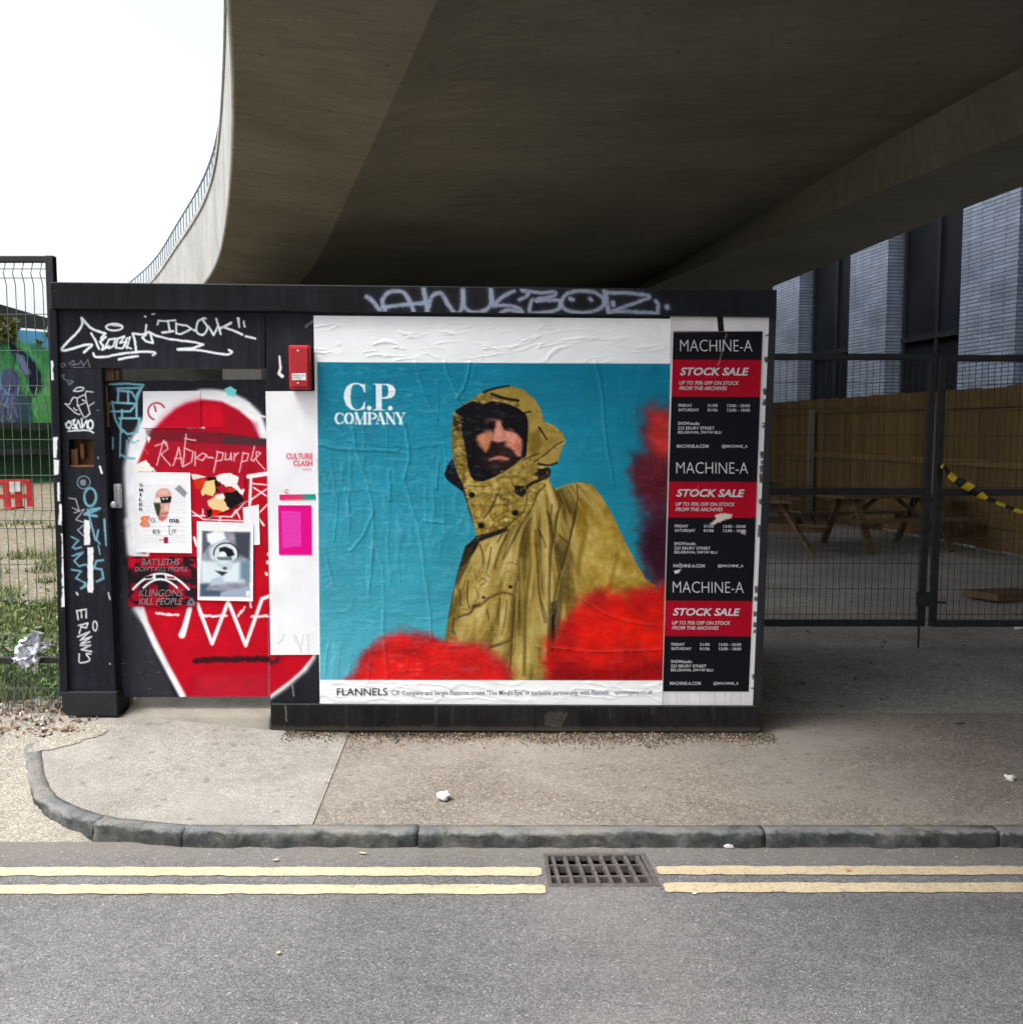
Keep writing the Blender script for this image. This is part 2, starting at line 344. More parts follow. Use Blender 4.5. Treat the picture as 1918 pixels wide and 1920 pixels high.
# kerb line
CURVE = [(325,1587,-.1),(283,1584.5,-.1),(240,1580,-.1),(205,1576,-.1),(175,1570,-.1),(145,1561.5,-.098),(120,1551,-.095),(95,1540,-.092),(75,1526,-.088),(63,1511,-.082),(56,1494,-.076),(51,1470,-.065),(48,1450,-.057),(47,1430,-.05)]
cp = [gp(*c) for c in CURVE]
kerb = thing('kerb', None, None, (0, KERBY, -0.1), kind='structure'); del kerb['kind']; tag(kerb, kind='structure')
def sweep_kerb(line, seed, name='kerb_stone'):
    rng = np.random.RandomState(seed)
    ln = [np.array(p) for p in line]
    # resample every 4 cm
    seg = [np.linalg.norm(b-a) for a, b in zip(ln, ln[1:])]; tot = sum(seg); n = max(4, int(tot/0.022)); out = []
    cum = np.concatenate([[0], np.cumsum(seg)])
    for s in np.linspace(0, tot, n+1):
        i = min(len(seg)-1, max(0, np.searchsorted(cum, s, 'right')-1)); out.append(ln[i]+(ln[i+1]-ln[i])*((s-cum[i])/max(seg[i],1e-6)))
    P = np.array(out); T = np.gradient(P, axis=0); T /= np.linalg.norm(T, axis=1)[:,None]
    N = np.stack([T[:,1], -T[:,0]], 1)                       # towards the pavement (line runs right to left)
    if N[0][1] < 0: N = -N
    prof = [(0.0,-0.26),(0.0,-0.075),(0.0,-0.04),(0.002,-0.018),(0.006,-0.007),(0.014,-0.002),(0.026,0.0),(0.05,0.0),(0.078,-0.001),(0.084,-0.26)]
    X = []; Y = []; Z = []
    dj = rng.uniform(-0.006, 0.006)
    for i, (p, nn) in enumerate(zip(P, N)):
        e = min(i, n-i); er = 0.005*(1-min(1, e/1.0))        # worn ends
        rx, ry, rz = [], [], []
        for (o_, z_) in prof:
            k = (1.0 if z_ > -0.1 else 0.0)*(0.35 if o_ > 0.06 else 1.0)
            jit = (fbm(P[i][0]*14+o_*30, P[i][1]*14+z_*25, seed, 5)-0.5)
            o2 = o_+k*(jit*0.040+(er if o_ < 0.05 else -er*0.3)); q = p+nn*(o2+dj*0.5)
            zt = float(zpave(q[0], q[1]))
            z2 = zt+z_+0.003+k*(-er*0.9+(fbm(P[i][0]*7+3, o_*40, seed+5, 3)-0.5)*0.007)
            rx.append(q[0]); ry.append(q[1]); rz.append(z2)
        X.append(rx); Y.append(ry); Z.append(rz)
    me = grid_mesh(name, np.array(X), np.array(Y), np.array(Z))
    # end caps
    import bmesh
    bm = bmesh.new(); bm.from_mesh(me); bm.verts.ensure_lookup_table(); m = len(prof)
    for base in (0, n*m):
        try: bm.faces.new([bm.verts[base+j] for j in range(m)])
        except ValueError: pass
    bmesh.ops.recalc_face_normals(bm, faces=bm.faces); bm.to_mesh(me); bm.free()
    o = link(name, me, M['kerb_granite'], kerb); return o
JX = [-1.426, -0.405, 1.097, 2.11, 3.12, 4.15, 5.2, 6.25, 7.3, 8.35, 9.4]
for i in range(len(JX)-1):
    sweep_kerb([(JX[i+1]-0.002, KERBY), (JX[i]+0.002, KERBY)], 10+i)
lens = [(0, 4), (4, 9), (9, 13)]
for i, (a, b) in enumerate(lens):
    ln = [cp[k] for k in range(a, b+1)]
    if a == 0: ln = [(JX[0]-0.002, KERBY)]+ln[1:]
    ln[-1] = tuple(np.array(ln[-1])+(np.array(ln[-2])-np.array(ln[-1]))*0.03)
    sweep_kerb(ln, 40+i)
# pavement behind the kerb: concrete slab by the door, tan asphalt along the hut
def inner(line):
    P = np.array(line); T = np.gradient(P, axis=0); T /= np.linalg.norm(T, axis=1)[:,None]
    N = np.stack([T[:,1], -T[:,0]], 1); N[N[:,1] < -0.2] *= -1
    for i in range(len(N)):
        if N[i][0] < 0 and P[i][0] < -2.2: N[i] *= -1
    return P+N*0.06
def fan(name, fr, bk, mat, n=14, lift=0.0):
    fr = np.array(fr); bk = np.array(bk); t = np.linspace(0, 1, n)[:,None,None]
    G = fr[None]*(1-t)+bk[None]*t
    X, Y = G[...,0], G[...,1]; Z = zpave(X, Y)+lift+0.002*(fbm(X*5, Y*5, 3)-0.5)
    o = link(name, grid_mesh(name, X, Y, Z), mat); return o
sx0 = gp(590,1538,-0.03)[0]; bx0 = gp(640,1393,0)[0]
ci = inner([(sx0, KERBY), (-1.0, KERBY), (-1.25, KERBY), cp[0]]+list(cp[1:]))
ci[:4,1] = KERBY+0.06
fr = list(ci)+[np.array(gp(70,1400,0.03)), np.array(gp(115,1350,0.07))]
fr = fr[::1]; nb_ = len(fr)
bk = [(bx0+(-2.36-bx0)*(i/(nb_-1)), 0.4) for i in range(nb_)]
slab = fan('concrete_slab', fr, bk, M['slab_concrete']); tag(slab, kind='structure')
xs_ = np.linspace(0, 1, 60)
fr = [(sx0-0.05+(60-sx0)*u**2, KERBY+0.06) for u in xs_]; bk = [(bx0-0.05+(60-bx0)*u**2, 0.4) for u in xs_]
pav = fan('pavement', fr, bk, M['tan_asphalt'], lift=-0.005); tag(pav, kind='structure')
# driveway sheet on the left, running under the slab and kerb
X, Y = np.meshgrid(np.concatenate([np.linspace(-60,-6,8), np.linspace(-5.5,-1.2,60)]), np.linspace(KERBY+0.055, 0.45, 40))
Z = zdrive(X, Y)-0.004
hid = X > -1.95; Z = np.where(hid, Z-0.12*sm(-1.95,-1.6,X), Z)
Z = Z+0.006*(fbm(X*3, Y*3, 9)-0.5)
dr = link('driveway', grid_mesh('driveway', X, Y, Z), M['pale_drive']); tag(dr, kind='structure')
# yard behind the hut (right) and rough ground behind the mesh fence (left)
X, Y = np.meshgrid(np.linspace(-1.2, 60, 60), np.concatenate([np.linspace(0.38, 10, 40), np.linspace(10.5, 90, 20)]))
yd = link('yard', grid_mesh('yard', X, Y, 0.0+0.03*(fbm(X*0.7, Y*0.7, 4)-0.5)*sm(0.4,1.2,Y)-0.003), M['yard_concrete']); tag(yd, kind='structure')
X, Y = np.meshgrid(np.concatenate([np.linspace(-90,-9,12), np.linspace(-8.5,-1.2,50)]), np.concatenate([np.linspace(0.25, 10, 60), np.linspace(10.5, 90, 20)]))
Z = 0.08+0.10*(fbm(X*0.8, Y*0.8, 14)-0.5)*sm(0.2,1.4,Y)-0.01
rg = link('rough_ground', grid_mesh('rough_ground', X, Y, Z), M['dirt']); tag(rg, kind='structure')
# double yellow lines, interrupted by the gully
def line_mesh(px0, px1, pyt, pyb, seed, cap0, cap1):
    (xa, ya) = gp(px0, pyt, ROADZ); (xb, _) = gp(px1, pyt, ROADZ); yb = gp(px0, pyb, ROADZ)[1]
    n = max(20, int((xb-xa)/0.012)); n = min(n, 900); x = np.linspace(xa, xb, n)
    jt = (fbm(x*22, x*0+seed, seed, 3)-0.5)*0.014; jb = (fbm(x*22, x*0+seed+9, seed+3, 3)-0.5)*0.014
    r = (ya-yb)/2; e = np.ones(n)
    if cap0: e = np.minimum(e, np.sqrt(np.clip((x-xa)/0.008, 0.55, 1)))
    if cap1: e = np.minimum(e, np.sqrt(np.clip((xb-x)/0.008, 0.55, 1)))
    c = (ya+yb)/2
    X = np.stack([x, x], 0); Y = np.stack([c+(r+jt)*e, c-(r+jb)*e], 0); Z = np.full_like(X, ROADZ+0.004)
    o = link('yellow_line', grid_mesh('yellow_line', X, Y, Z), M['yellow_paint'], road); return o
line_mesh(-6000, 1015, 1628, 1644, 1, 0, 1); line_mesh(-6000, 1022, 1661, 1678, 2, 0, 1)
line_mesh(1229, 7000, 1626, 1642, 3, 1, 0); line_mesh(1242, 7000, 1657, 1675, 4, 1, 0)
# gully grating
simple('cast_iron', (0.11, 0.10, 0.092), 0.62, 0.35, 30, 0.4)
simple('pit', (0.008, 0.007, 0.006), 0.95)
gl = thing('drain_grate', 'skewed cast iron drain grate let into the road beside the kerb', 'drain grate', (GQ[0][0], GQ[3][1], ROADZ))
def gq(u, v, dz=0.0):
    a = np.array(GQ[0])*(1-u)+np.array(GQ[1])*u; b = np.array(GQ[3])*(1-u)+np.array(GQ[2])*u; p = a*(1-v)+b*v
    return Vector((p[0], p[1], ROADZ+dz))
mb = MB()
for a, b in (((0,0),(1,0)),((1,0),(1,1)),((1,1),(0,1)),((0,1),(0,0))):
    mb.quad(gq(*a), gq(*b), gq(*b, -0.35), gq(*a, -0.35))
mb.quad(gq(0,0,-0.35), gq(1,0,-0.35), gq(1,1,-0.35), gq(0,1,-0.35)); mb.build('pit', M['pit'], gl)
mb = MB()
for a, b in (((0.0,0.03),(1,0.03)),((0.0,0.97),(1,0.97))): mb.bar(gq(*a,-0.012), gq(*b,-0.012), 0.022, 0.03)
for a, b in (((0.018,0),(0.018,1)),((0.982,0),(0.982,1))): mb.bar(gq(*a,-0.0135), gq(*b,-0.0135), 0.022, 0.03)
bevel(mb.build('frame', M['cast_iron'], gl), 0.004)
for k in range(8):
    u = 0.09+0.118*k
    bevel(MB().bar(gq(u, 0.06,-0.016), gq(u+0.022, 0.94,-0.016), 0.015, 0.03).build('bar', M['cast_iron'], gl), 0.003)
for v in (0.33, 0.66, 0.88):
    MB().bar(gq(0.03, v,-0.020), gq(0.97, v,-0.020), 0.014, 0.03).build('cross_bar', M['cast_iron'], gl)

# ================================================================== viaduct
ZL, ZT, ZC = 5.45, 7.4, 5.2
def curve(pts, z, near, far):
    q = []
    for p in pts:
        zz = p[2] if len(p) > 2 else z
        x, y = gp(p[0], p[1], zz); q.append((y+CAM_D, x))
    q += near+far; q.sort(); a = np.array(q)
    return lambda f: np.interp(f, a[:,0], a[:,1])
XL = curve([(446,0),(444.5,150),(439,280),(430,400),(405,528),(340,440,ZT),(320,480,ZT),(292,527,ZT)], ZL, [(-30,13.5),(-20,8.4),(-8,1.9),(0,-0.55),(4,-1.3)], [(48,-19.2),(62,-28.5)])
XC = curve([(820,0),(795,65),(765,125),(715,235),(665,340),(615,450),(575,525)], ZC, [(-30,15.2),(-20,10.1),(-8,4.7),(0,1.62),(4,0.5)], [(28,-6.9),(38,-11.4),(48,-17.0),(62,-26.2)])
XK = curve([(1918,125),(1600,300),(1300,480)], 5.6, [(-30,22.5),(-20,17.3),(-8,11.6),(0,8.4),(4,7.1)], [(30,3.1),(36,1.9),(48,-5),(62,-15)])
XB = curve([(1918,250),(1450,440),(1240,530)], 5.0, [(-30,22.6),(-20,17.4),(-8,11.7),(0,8.5),(4,7.3)], [(30,1.75),(36,0.4),(48,-6),(62,-16)])
XA = curve([(1918,345),(1430,545)], 5.0, [(-30,24.4),(-20,19.2),(-8,13.5),(0,10.3),(4,9.1)], [(30,5.35),(36,4.5),(48,-2.0),(62,-12)])
F = np.concatenate([np.linspace(-30, 4, 24), np.linspace(4.5, 40, 110), np.linspace(41, 62, 30)])
def smooth_f(fn, h):
    w_ = np.hanning(43)[1:-1]; w_ /= w_.sum()
    return np.array([np.sum(w_*fn(np.linspace(f-h, f+h, 41))) for f in F])
cl, cc, ck, cb, ca = [smooth_f(f, h) for f, h in ((XL, 8.0), (XC, 3.5), (XK, 3.0), (XB, 3.0), (XA, 3.0))]
viad = thing('viaduct', 'curved concrete viaduct sweeping overhead behind the black hut', 'bridge', (0, 3, 0))
def loft(name, rows, mat, smooth=True):
    X = np.stack([r[0] for r in rows], 0); Z = np.stack([np.full(len(F), r[1]) if np.isscalar(r[1]) else r[1] for r in rows], 0)
    Y = np.broadcast_to(F-CAM_D, X.shape)
    return link(name, grid_mesh(name, X, Y.copy(), Z, smooth=smooth), mat, viad)
def sub(xa, za, xb, zb, n):
    return [(xa+(xb-xa)*t, za+(zb-za)*t) for t in np.linspace(0, 1, n)]
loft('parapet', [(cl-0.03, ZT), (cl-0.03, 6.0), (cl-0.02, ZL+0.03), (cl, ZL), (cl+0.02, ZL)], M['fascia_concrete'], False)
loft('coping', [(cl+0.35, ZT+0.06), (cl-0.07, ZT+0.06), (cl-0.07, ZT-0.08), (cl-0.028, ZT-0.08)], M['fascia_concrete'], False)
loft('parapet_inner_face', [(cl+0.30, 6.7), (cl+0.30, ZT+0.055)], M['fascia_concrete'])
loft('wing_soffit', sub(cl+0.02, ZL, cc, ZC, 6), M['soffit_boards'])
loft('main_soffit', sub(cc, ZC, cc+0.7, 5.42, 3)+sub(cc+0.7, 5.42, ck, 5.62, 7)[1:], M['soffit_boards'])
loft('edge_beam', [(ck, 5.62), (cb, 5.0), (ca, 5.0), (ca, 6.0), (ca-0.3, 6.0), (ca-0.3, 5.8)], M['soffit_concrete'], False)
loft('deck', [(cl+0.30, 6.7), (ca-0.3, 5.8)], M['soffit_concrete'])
# cross wall under the far span, and a wall pier behind the camera's right
def pier(f0, name='pier'):
    i = int(np.argmin(abs(F-f0))); xa, xb = cl[i]+1.9, ca[i]-0.2; y = f0-CAM_D
    bevel(MB().hexa([(xa+0.8,y,-0.05),(xb,y,-0.05),(xb,y+1.2,-0.05),(xa+0.8,y+1.2,-0.05),(xa,y,5.19),(xb,y,4.99),(xb,y+1.2,4.99),(xa,y+1.2,5.19)]).build(name, M['soffit_concrete'], viad), 0.03)
pier(26.5); pier(46)
simple('shade_concrete', (0.03, 0.028, 0.025), 0.9, 0.3, 2)  # near-black base colour stands in for the shade under the far span
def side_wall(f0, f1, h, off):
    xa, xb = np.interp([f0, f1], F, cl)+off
    MB().hexa([(xa,f0-CAM_D,-0.1),(xa+0.5,f0-CAM_D,-0.1),(xb+0.5,f1-CAM_D,-0.1),(xb,f1-CAM_D,-0.1),(xa,f0-CAM_D,h),(xa+0.5,f0-CAM_D,h),(xb+0.5,f1-CAM_D,h+0.4),(xb,f1-CAM_D,h+0.4)]).build('added_wall', M['shade_concrete'], viad)
side_wall(17.0, 26.4, 3.95, 0.5)  # added wall, mostly hidden by the hut, blocks left-side light from the far soffit
MB().box(-16.0, -9.5, 30.0, 31.0, -0.1, 5.4).build('added_wall', M['shade_concrete'], viad)  # added dark wall, gives the black seen through the gap over the door
MB().box(-17.5, -13.2, 27.0, 28.0, -0.1, 4.6).build('added_wall', M['soffit_concrete'], viad)
MB().box(9.5, 11.5, -16.5, -15.3, -0.1, 5.3).build('pier', M['soffit_concrete'], viad)
simple('railing_steel', (0.22, 0.27, 0.30), 0.5, 0.2, 10, 0.05, 0.3)
rail = MB(); post = None
sel = [i for i, f in enumerate(F) if 17 <= f <= 60]
rl = thing('bridge_railing', 'thin steel railing along the top of the curved concrete parapet', 'railing', (cl[sel[0]], F[sel[0]]-CAM_D, ZT))
for z, r, nm in ((ZT+0.72, 0.028, 'top_rail'), (ZT+0.16, 0.02, 'bottom_rail')):
    MB().tube([(cl[i]+0.05, F[i]-CAM_D, z) for i in sel], r, 6).build(nm, M['railing_steel'], rl, True)
s = 0; ff = 17.0
while ff < 58:
    x = float(np.interp(ff, F, cl))+0.05; MB().bar((x, ff-CAM_D, ZT+0.05), (x, ff-CAM_D, ZT+0.72), 0.028, 0.028, (0,1,0)).build('baluster', M['railing_steel'], rl); ff += 0.62
# ================================================================== printed and sprayed surfaces
class Cv:
    """A sheet measured by four corners on the plane y = Y; colours are laid into its own fine mesh."""
    def __init__(s, quad, Y, step=1.25, base=(40,42,48)):
        (tl, tr, br, bl) = [np.array(q, float) for q in quad]
        wd = max(np.linalg.norm(tr-tl), np.linalg.norm(br-bl)); ht = max(np.linalg.norm(bl-tl), np.linalg.norm(br-tr))
        n, m = max(3, int(ht/step)+1), max(3, int(wd/step)+1)
        v, u = np.meshgrid(np.linspace(0,1,n), np.linspace(0,1,m), indexing='ij'); s.U, s.V = u, v
        P = (tl*(1-u[...,None])+tr*u[...,None])*(1-v[...,None])+(bl*(1-u[...,None])+br*u[...,None])*v[...,None]
        s.PX, s.PY = P[...,0], P[...,1]; s.Y = Y; s.d = np.zeros_like(u)
        s.c = np.empty(u.shape+(3,)); s.c[:] = np.array(base)/255.0
    def win(s, x0, y0, x1, y1):
        k = (s.PX >= x0) & (s.PX <= x1) & (s.PY >= y0) & (s.PY <= y1)
        r = np.where(k.any(1))[0]; q = np.where(k.any(0))[0]
        if len(r) == 0 or len(q) == 0: return None
        return (slice(r[0], r[-1]+1), slice(q[0], q[-1]+1))
    def put(s, w, a, col):
        if callable(col): col = col(s.PX[w], s.PY[w])
        col = np.asarray(col, float)/255.0
        a = a[...,None]; s.c[w] = s.c[w]*(1-a)+col*a
    @staticmethod
    def segd(X, Y, a, b):
        dx, dy = b[0]-a[0], b[1]-a[1]; l2 = dx*dx+dy*dy+1e-9
        t = np.clip(((X-a[0])*dx+(Y-a[1])*dy)/l2, 0, 1)
        return np.hypot(X-a[0]-t*dx, Y-a[1]-t*dy), t
    def pmask(s, pts, soft=0.8, rough=0, rs=6, seed=1):
        p = np.array(pts, float); g = soft+rough+1
        w = s.win(p[:,0].min()-g, p[:,1].min()-g, p[:,0].max()+g, p[:,1].max()+g)
        if w is None: return None, None
        X, Y = s.PX[w], s.PY[w]
        if rough:
            X = X+(fbm(X/rs, Y/rs, seed, 3)-0.5)*2*rough; Y = Y+(fbm(X/rs+50, Y/rs, seed+7, 3)-0.5)*2*rough
        ins = np.zeros(X.shape, bool); dist = np.full(X.shape, 1e9)
        for a, b in zip(p, np.roll(p, -1, 0)):
            dist = np.minimum(dist, s.segd(X, Y, a, b)[0])
            if a[1] != b[1]:
                c = ((a[1] > Y) != (b[1] > Y)) & (X < (b[0]-a[0])*(Y-a[1])/(b[1]-a[1])+a[0]); ins ^= c
        sd = np.where(ins, dist, -dist)
        return w, np.clip(sd/(2*soft)+0.5, 0, 1) if soft < 2 else sm(-soft, soft, sd)
    def poly(s, pts, col, soft=0.8, alpha=1.0, rough=0, rs=6, seed=1):
        w, a = s.pmask(pts, soft, rough, rs, seed)
        if w is not None: s.put(w, a*alpha, col)
    def rect(s, x0, y0, x1, y1, col, **k): s.poly([(x0,y0),(x1,y0),(x1,y1),(x0,y1)], col, **k)
    def line(s, pts, wd, col, soft=0.8, alpha=1.0, curve=False, closed=False, w2=None, rough=0, rs=5, seed=2, fade=0):
        pts = [tuple(p) for p in pts]
        if closed: pts = pts+[pts[0]]
        if curve and len(pts) > 2: pts = catmull(pts)
        p = np.array(pts, float); wm = max(wd, w2 or wd); g = wm/2+soft+rough+1
        w = s.win(p[:,0].min()-g, p[:,1].min()-g, p[:,0].max()+g, p[:,1].max()+g)
        if w is None: return
        X, Y = s.PX[w], s.PY[w]
        if rough:
            X = X+(fbm(X/rs, Y/rs, seed, 3)-0.5)*2*rough; Y = Y+(fbm(X/rs+50, Y/rs, seed+7, 3)-0.5)*2*rough
        best = np.full(X.shape, -1e9); n = len(p)-1
        for i in range(n):
            d, t = s.segd(X, Y, p[i], p[i+1]); ww = wd if w2 is None else wd+(w2-wd)*((i+t)/n)
            best = np.maximum(best, ww/2-d)
        a = np.clip(best/(2*soft)+0.5, 0, 1) if soft < 2 else sm(-soft, soft, best)
        if fade: a = a*np.clip(1-fade+fade*2.2*fbm(X/5, Y/5, seed+30, 3), 0, 1)
        s.put(w, a*alpha, col)
    def disc(s, x, y, rx, ry, col, soft=0.8, alpha=1.0, rough=0, rs=8, seed=3):
        t = np.linspace(0, 2*np.pi, 33)[:-1]; s.poly(np.stack([x+rx*np.cos(t), y+ry*np.sin(t)], 1), col, soft, alpha, rough, rs, seed)
    def blur(s, x0, y0, x1, y1, k=1, n=2, amt=1.0):
        w = s.win(x0, y0, x1, y1); a = s.c[w].copy()
        for _ in range(n):
            for ax in (0, 1):
                p = np.concatenate([np.repeat(a.take([0], ax), k, ax), a, np.repeat(a.take([-1], ax), k, ax)], ax)
                m_ = a.shape[ax]; a = sum(p.take(np.arange(j, j+m_), ax) for j in range(2*k+1))/(2*k+1)
        s.c[w] = s.c[w]*(1-amt)+a*amt
    def mul(s, f, w=None):
        if w is None: s.c *= f[...,None]
        else: s.c[w] *= f[...,None]
    def build(s, name, mat, parent=None, skip=None, thick=None):
        x, z = fp(s.PX, s.PY, s.Y)
        me = grid_mesh(name, x, s.Y-s.d, z, lin(s.c), skip)
        return link(name, me, mat, parent)
def catmull(p, k=7):
    q = [np.array(a, float) for a in p]; q = [2*q[0]-q[1]]+q+[2*q[-1]-q[-2]]; out = []
    for i in range(1, len(q)-2):
        for t in np.linspace(0, 1, k, endpoint=False):
            a, b, c, d = q[i-1:i+3]
            out.append(tuple(0.5*(2*b+(c-a)*t+(2*a-5*b+4*c-d)*t*t+(3*b-a-3*c+d)*t**3)))
    out.append(tuple(q[-2])); return out
def cr(ox, oy, sc):
    return lambda *p: [(ox+a/sc, oy+b/sc) for a, b in p]
printed('sprayed_steel', 0.6, 0.12, 30, 0.10); printed('poster_paper', 0.7, 0.10, 60, 0.08); printed('gloss_paper', 0.55, 0.10, 45, 0.09)
# ================================================================== building beyond the viaduct
def _brick():
    t = NT('blue_brick')
    sx = t.n('ShaderNodeSeparateXYZ'); t.l(t.tc.outputs['Object'], sx.inputs[0])
    cb_ = t.n('ShaderNodeCombineXYZ'); t.l(t.math('ADD', sx.outputs[0], sx.outputs[1]), cb_.inputs[0]); t.l(sx.outputs[2], cb_.inputs[1])
    b = t.n('ShaderNodeTexBrick'); t.l(cb_.outputs[0], b.inputs['Vector'])
    b.inputs['Color1'].default_value = (0.115,0.145,0.20,1); b.inputs['Color2'].default_value = (0.165,0.20,0.265,1); b.inputs['Mortar'].default_value = (0.045,0.056,0.08,1)
    b.inputs['Scale'].default_value = 1.0; b.inputs['Brick Width'].default_value = 0.62; b.inputs['Row Height'].default_value = 0.078; b.inputs['Mortar Size'].default_value = 0.012
    n = t.noise(1.2, 5)
    k = t.mix(0.85, b.outputs['Color'], t.ramp(n, [(0.3, 0.6), (0.7, 1.2)]), 'MULTIPLY'); k = t.mix(0.6, k, t.ramp(t.noise(5, 4, 0.7, t.map((1,1,0.3))), [(0.3, 0.6), (0.7, 1.2)]), 'MULTIPLY')
    M['blue_brick'] = t.done(k, 0.45, t.bump(b.outputs['Fac'], -0.6, 0.02))
_brick()
simple('dark_glass', (0.006, 0.007, 0.010), 0.5, 0.3, 0.8, 0.02); simple('dark_frame', (0.010, 0.011, 0.013), 0.6)
simple('dark_render', (0.012, 0.013, 0.016), 0.8)
bl = thing('brick_building', 'dark building with pale blue-grey brick pilasters beyond the viaduct', 'building', (0,0,0))
MB().box(0.44, 9.0, 2.0, 44.0, 0.0, 10.5).build('wall', M['dark_render'], bl)
pil = MB().box(0.0, 0.42, 0, 1.45, 0.0, 10.5).mesh('pilaster'); pil.materials.append(M['blue_brick'])
fr = MB()
for z in (0.9, 3.7, 6.5, 9.3): fr.box(0.30, 0.40, 0.02, 2.28, z, z+0.12)
for y in (0.02, 1.10, 2.18): fr.box(0.31, 0.40, y, y+0.10, 0.9, 9.4)
frm = fr.mesh('window_frame'); frm.materials.append(M['dark_frame'])
gm = MB().box(0.37, 0.43, 0, 1.0, 0, 2.65).mesh('pane'); gm.materials.append(M['dark_glass'])
for k in range(-3, 5):
    y0 = 19.2*1.0132+3.78*k
    o = link('pilaster', pil, None, bl); o.matrix_basis = Matrix.Translation((0, y0, 0))
    wf = link('window', frm, None, bl); wf.matrix_basis = Matrix.Translation((0, y0+1.46, 0))
    for zz in (1.02, 3.82, 6.62):
        for yy in (0.11, 1.19):
            p = bpy.data.objects.new('pane', gm); COL.objects.link(p); p.parent = wf; p.location = (0, yy, zz)
MB().box(-0.08, 9.0, 1.9, 44.1, 10.5, 10.9).build('cornice', M['dark_render'], bl)
bl.location = (10.33*1.2, -CAM_D, 0); bl.rotation_euler = (0, 0, math.atan(0.163)); bl.scale = (1.2, 1.2, 1.0)
for _n in ('dark_glass', 'dark_frame', 'dark_render'): M[_n].node_tree.nodes['Principled BSDF'].inputs['Specular IOR Level'].default_value = 0.06
# ================================================================== timber hoarding, planks one by one
def _wood(name, c, sc=(9, 9, 0.5)):
    t = NT(name); v = t.map(sc); n = t.noise(3, 6, 0.65, v); oi = t.n('ShaderNodeObjectInfo')
    k = t.ramp(n, [(0.25, tuple(x*0.55 for x in c)), (0.55, c), (0.8, tuple(x*1.3 for x in c))])
    k = t.mix(0.7, k, t.ramp(oi.outputs['Random'], [(0.0, 0.72), (1.0, 1.25)]), 'MULTIPLY')
    k = t.mix(0.5, k, t.ramp(t.noise(1.3, 4), [(0.3, 0.7), (0.7, 1.2)]), 'MULTIPLY')
    M[name] = t.done(k, 0.75, t.bump(n, 0.25, 0.006)); return M[name]
_wood('ply', (0.185, 0.113, 0.040)); _wood('table_wood', (0.17, 0.105, 0.05), (1.2, 9, 9)); _wood('grey_post', (0.20, 0.20, 0.19))
hd = thing('timber_hoarding', 'brown vertical plank hoarding at the back of the yard', 'hoarding', (6.84, 7.74, 0))
def hx(y): return 6.84-0.128*(y-7.74)
pm = None; y = 1.0; k = 0; Wd = 0.30
ang = math.atan(0.128)
pl = MB().box(-0.012, 0.012, 0, Wd-0.008, 0.02, 2.30).mesh('plank'); pl.materials.append(M['ply'])
while y < 18.5:
    o = link('plank', pl); o.parent = hd
    o.matrix_basis = Matrix.Translation((hx(y)-6.84+random.uniform(-.006,.006), y-7.74, random.uniform(-0.015, 0.015))) @ Matrix.Rotation(ang, 4, 'Z'); y += Wd*math.cos(ang); k += 1
for z0, z1 in ((2.02, 2.12), (1.18, 1.28), (0.35, 0.45)):
    MB().bar((hx(1.0)-0.045, 1.0, (z0+z1)/2), (hx(18.4)-0.045, 18.4, (z0+z1)/2), 0.06, z1-z0).build('rail', M['ply'], hd)
for y in (5.2, 9.6, 14.0, 17.2):
    bevel(MB().box(hx(y)-0.18, hx(y)-0.08, y, y+0.1, 0, 2.1).build('post', M['grey_post'], hd), 0.008)
# ================================================================== picnic tables
def picnic(loc, rz, label):
    t = thing('picnic_table', label, 'picnic table', (0,0,0), 'picnic tables in the yard')
    for i in range(5):
        y = -0.30+0.15*i; bevel(MB().box(-0.9, 0.9, y-0.068, y+0.068, 0.735, 0.775).build('table_plank', M['table_wood'], t), 0.004)
    for s_ in (-1, 1):
        for j in (0, 1):
            y = s_*(0.60+0.15*j); bevel(MB().box(-0.9, 0.9, y-0.068, y+0.068, 0.43, 0.47).build('bench_plank', M['table_wood'], t), 0.004)
    for xx in (-0.62, 0.62):
        for s_ in (-1, 1):
            MB().bar((xx, s_*0.66, 0.0), (xx, s_*0.20, 0.735), 0.045, 0.10, (1,0,0)).build('leg', M['table_wood'], t)
        MB().bar((xx+0.05, -0.80, 0.38), (xx+0.05, 0.80, 0.38), 0.04, 0.10).build('bench_bearer', M['table_wood'], t)
        MB().bar((xx+0.05, -0.34, 0.68), (xx+0.05, 0.34, 0.68), 0.04, 0.09).build('top_bearer', M['table_wood'], t)
        MB().bar((xx*0.95, 0, 0.40), (xx*0.25, 0, 0.72), 0.04, 0.08, (0,1,0)).build('brace', M['table_wood'], t)
    t.location = loc; t.rotation_euler = (0, 0, rz); return t
picnic((5.45, 8.85, 0), math.radians(12), 'wooden picnic table behind the gap between the two gate leaves')
picnic((3.55, 8.4, 0), math.radians(75), 'wooden picnic table end showing just right of the hut')
picnic((4.3, 13.2, 0), math.radians(5), 'farthest wooden picnic table deep in the yard shade')
simple('white_sack', (0.62, 0.64, 0.70), 0.45, 0.15, 12, 0.3, bdist=0.01)
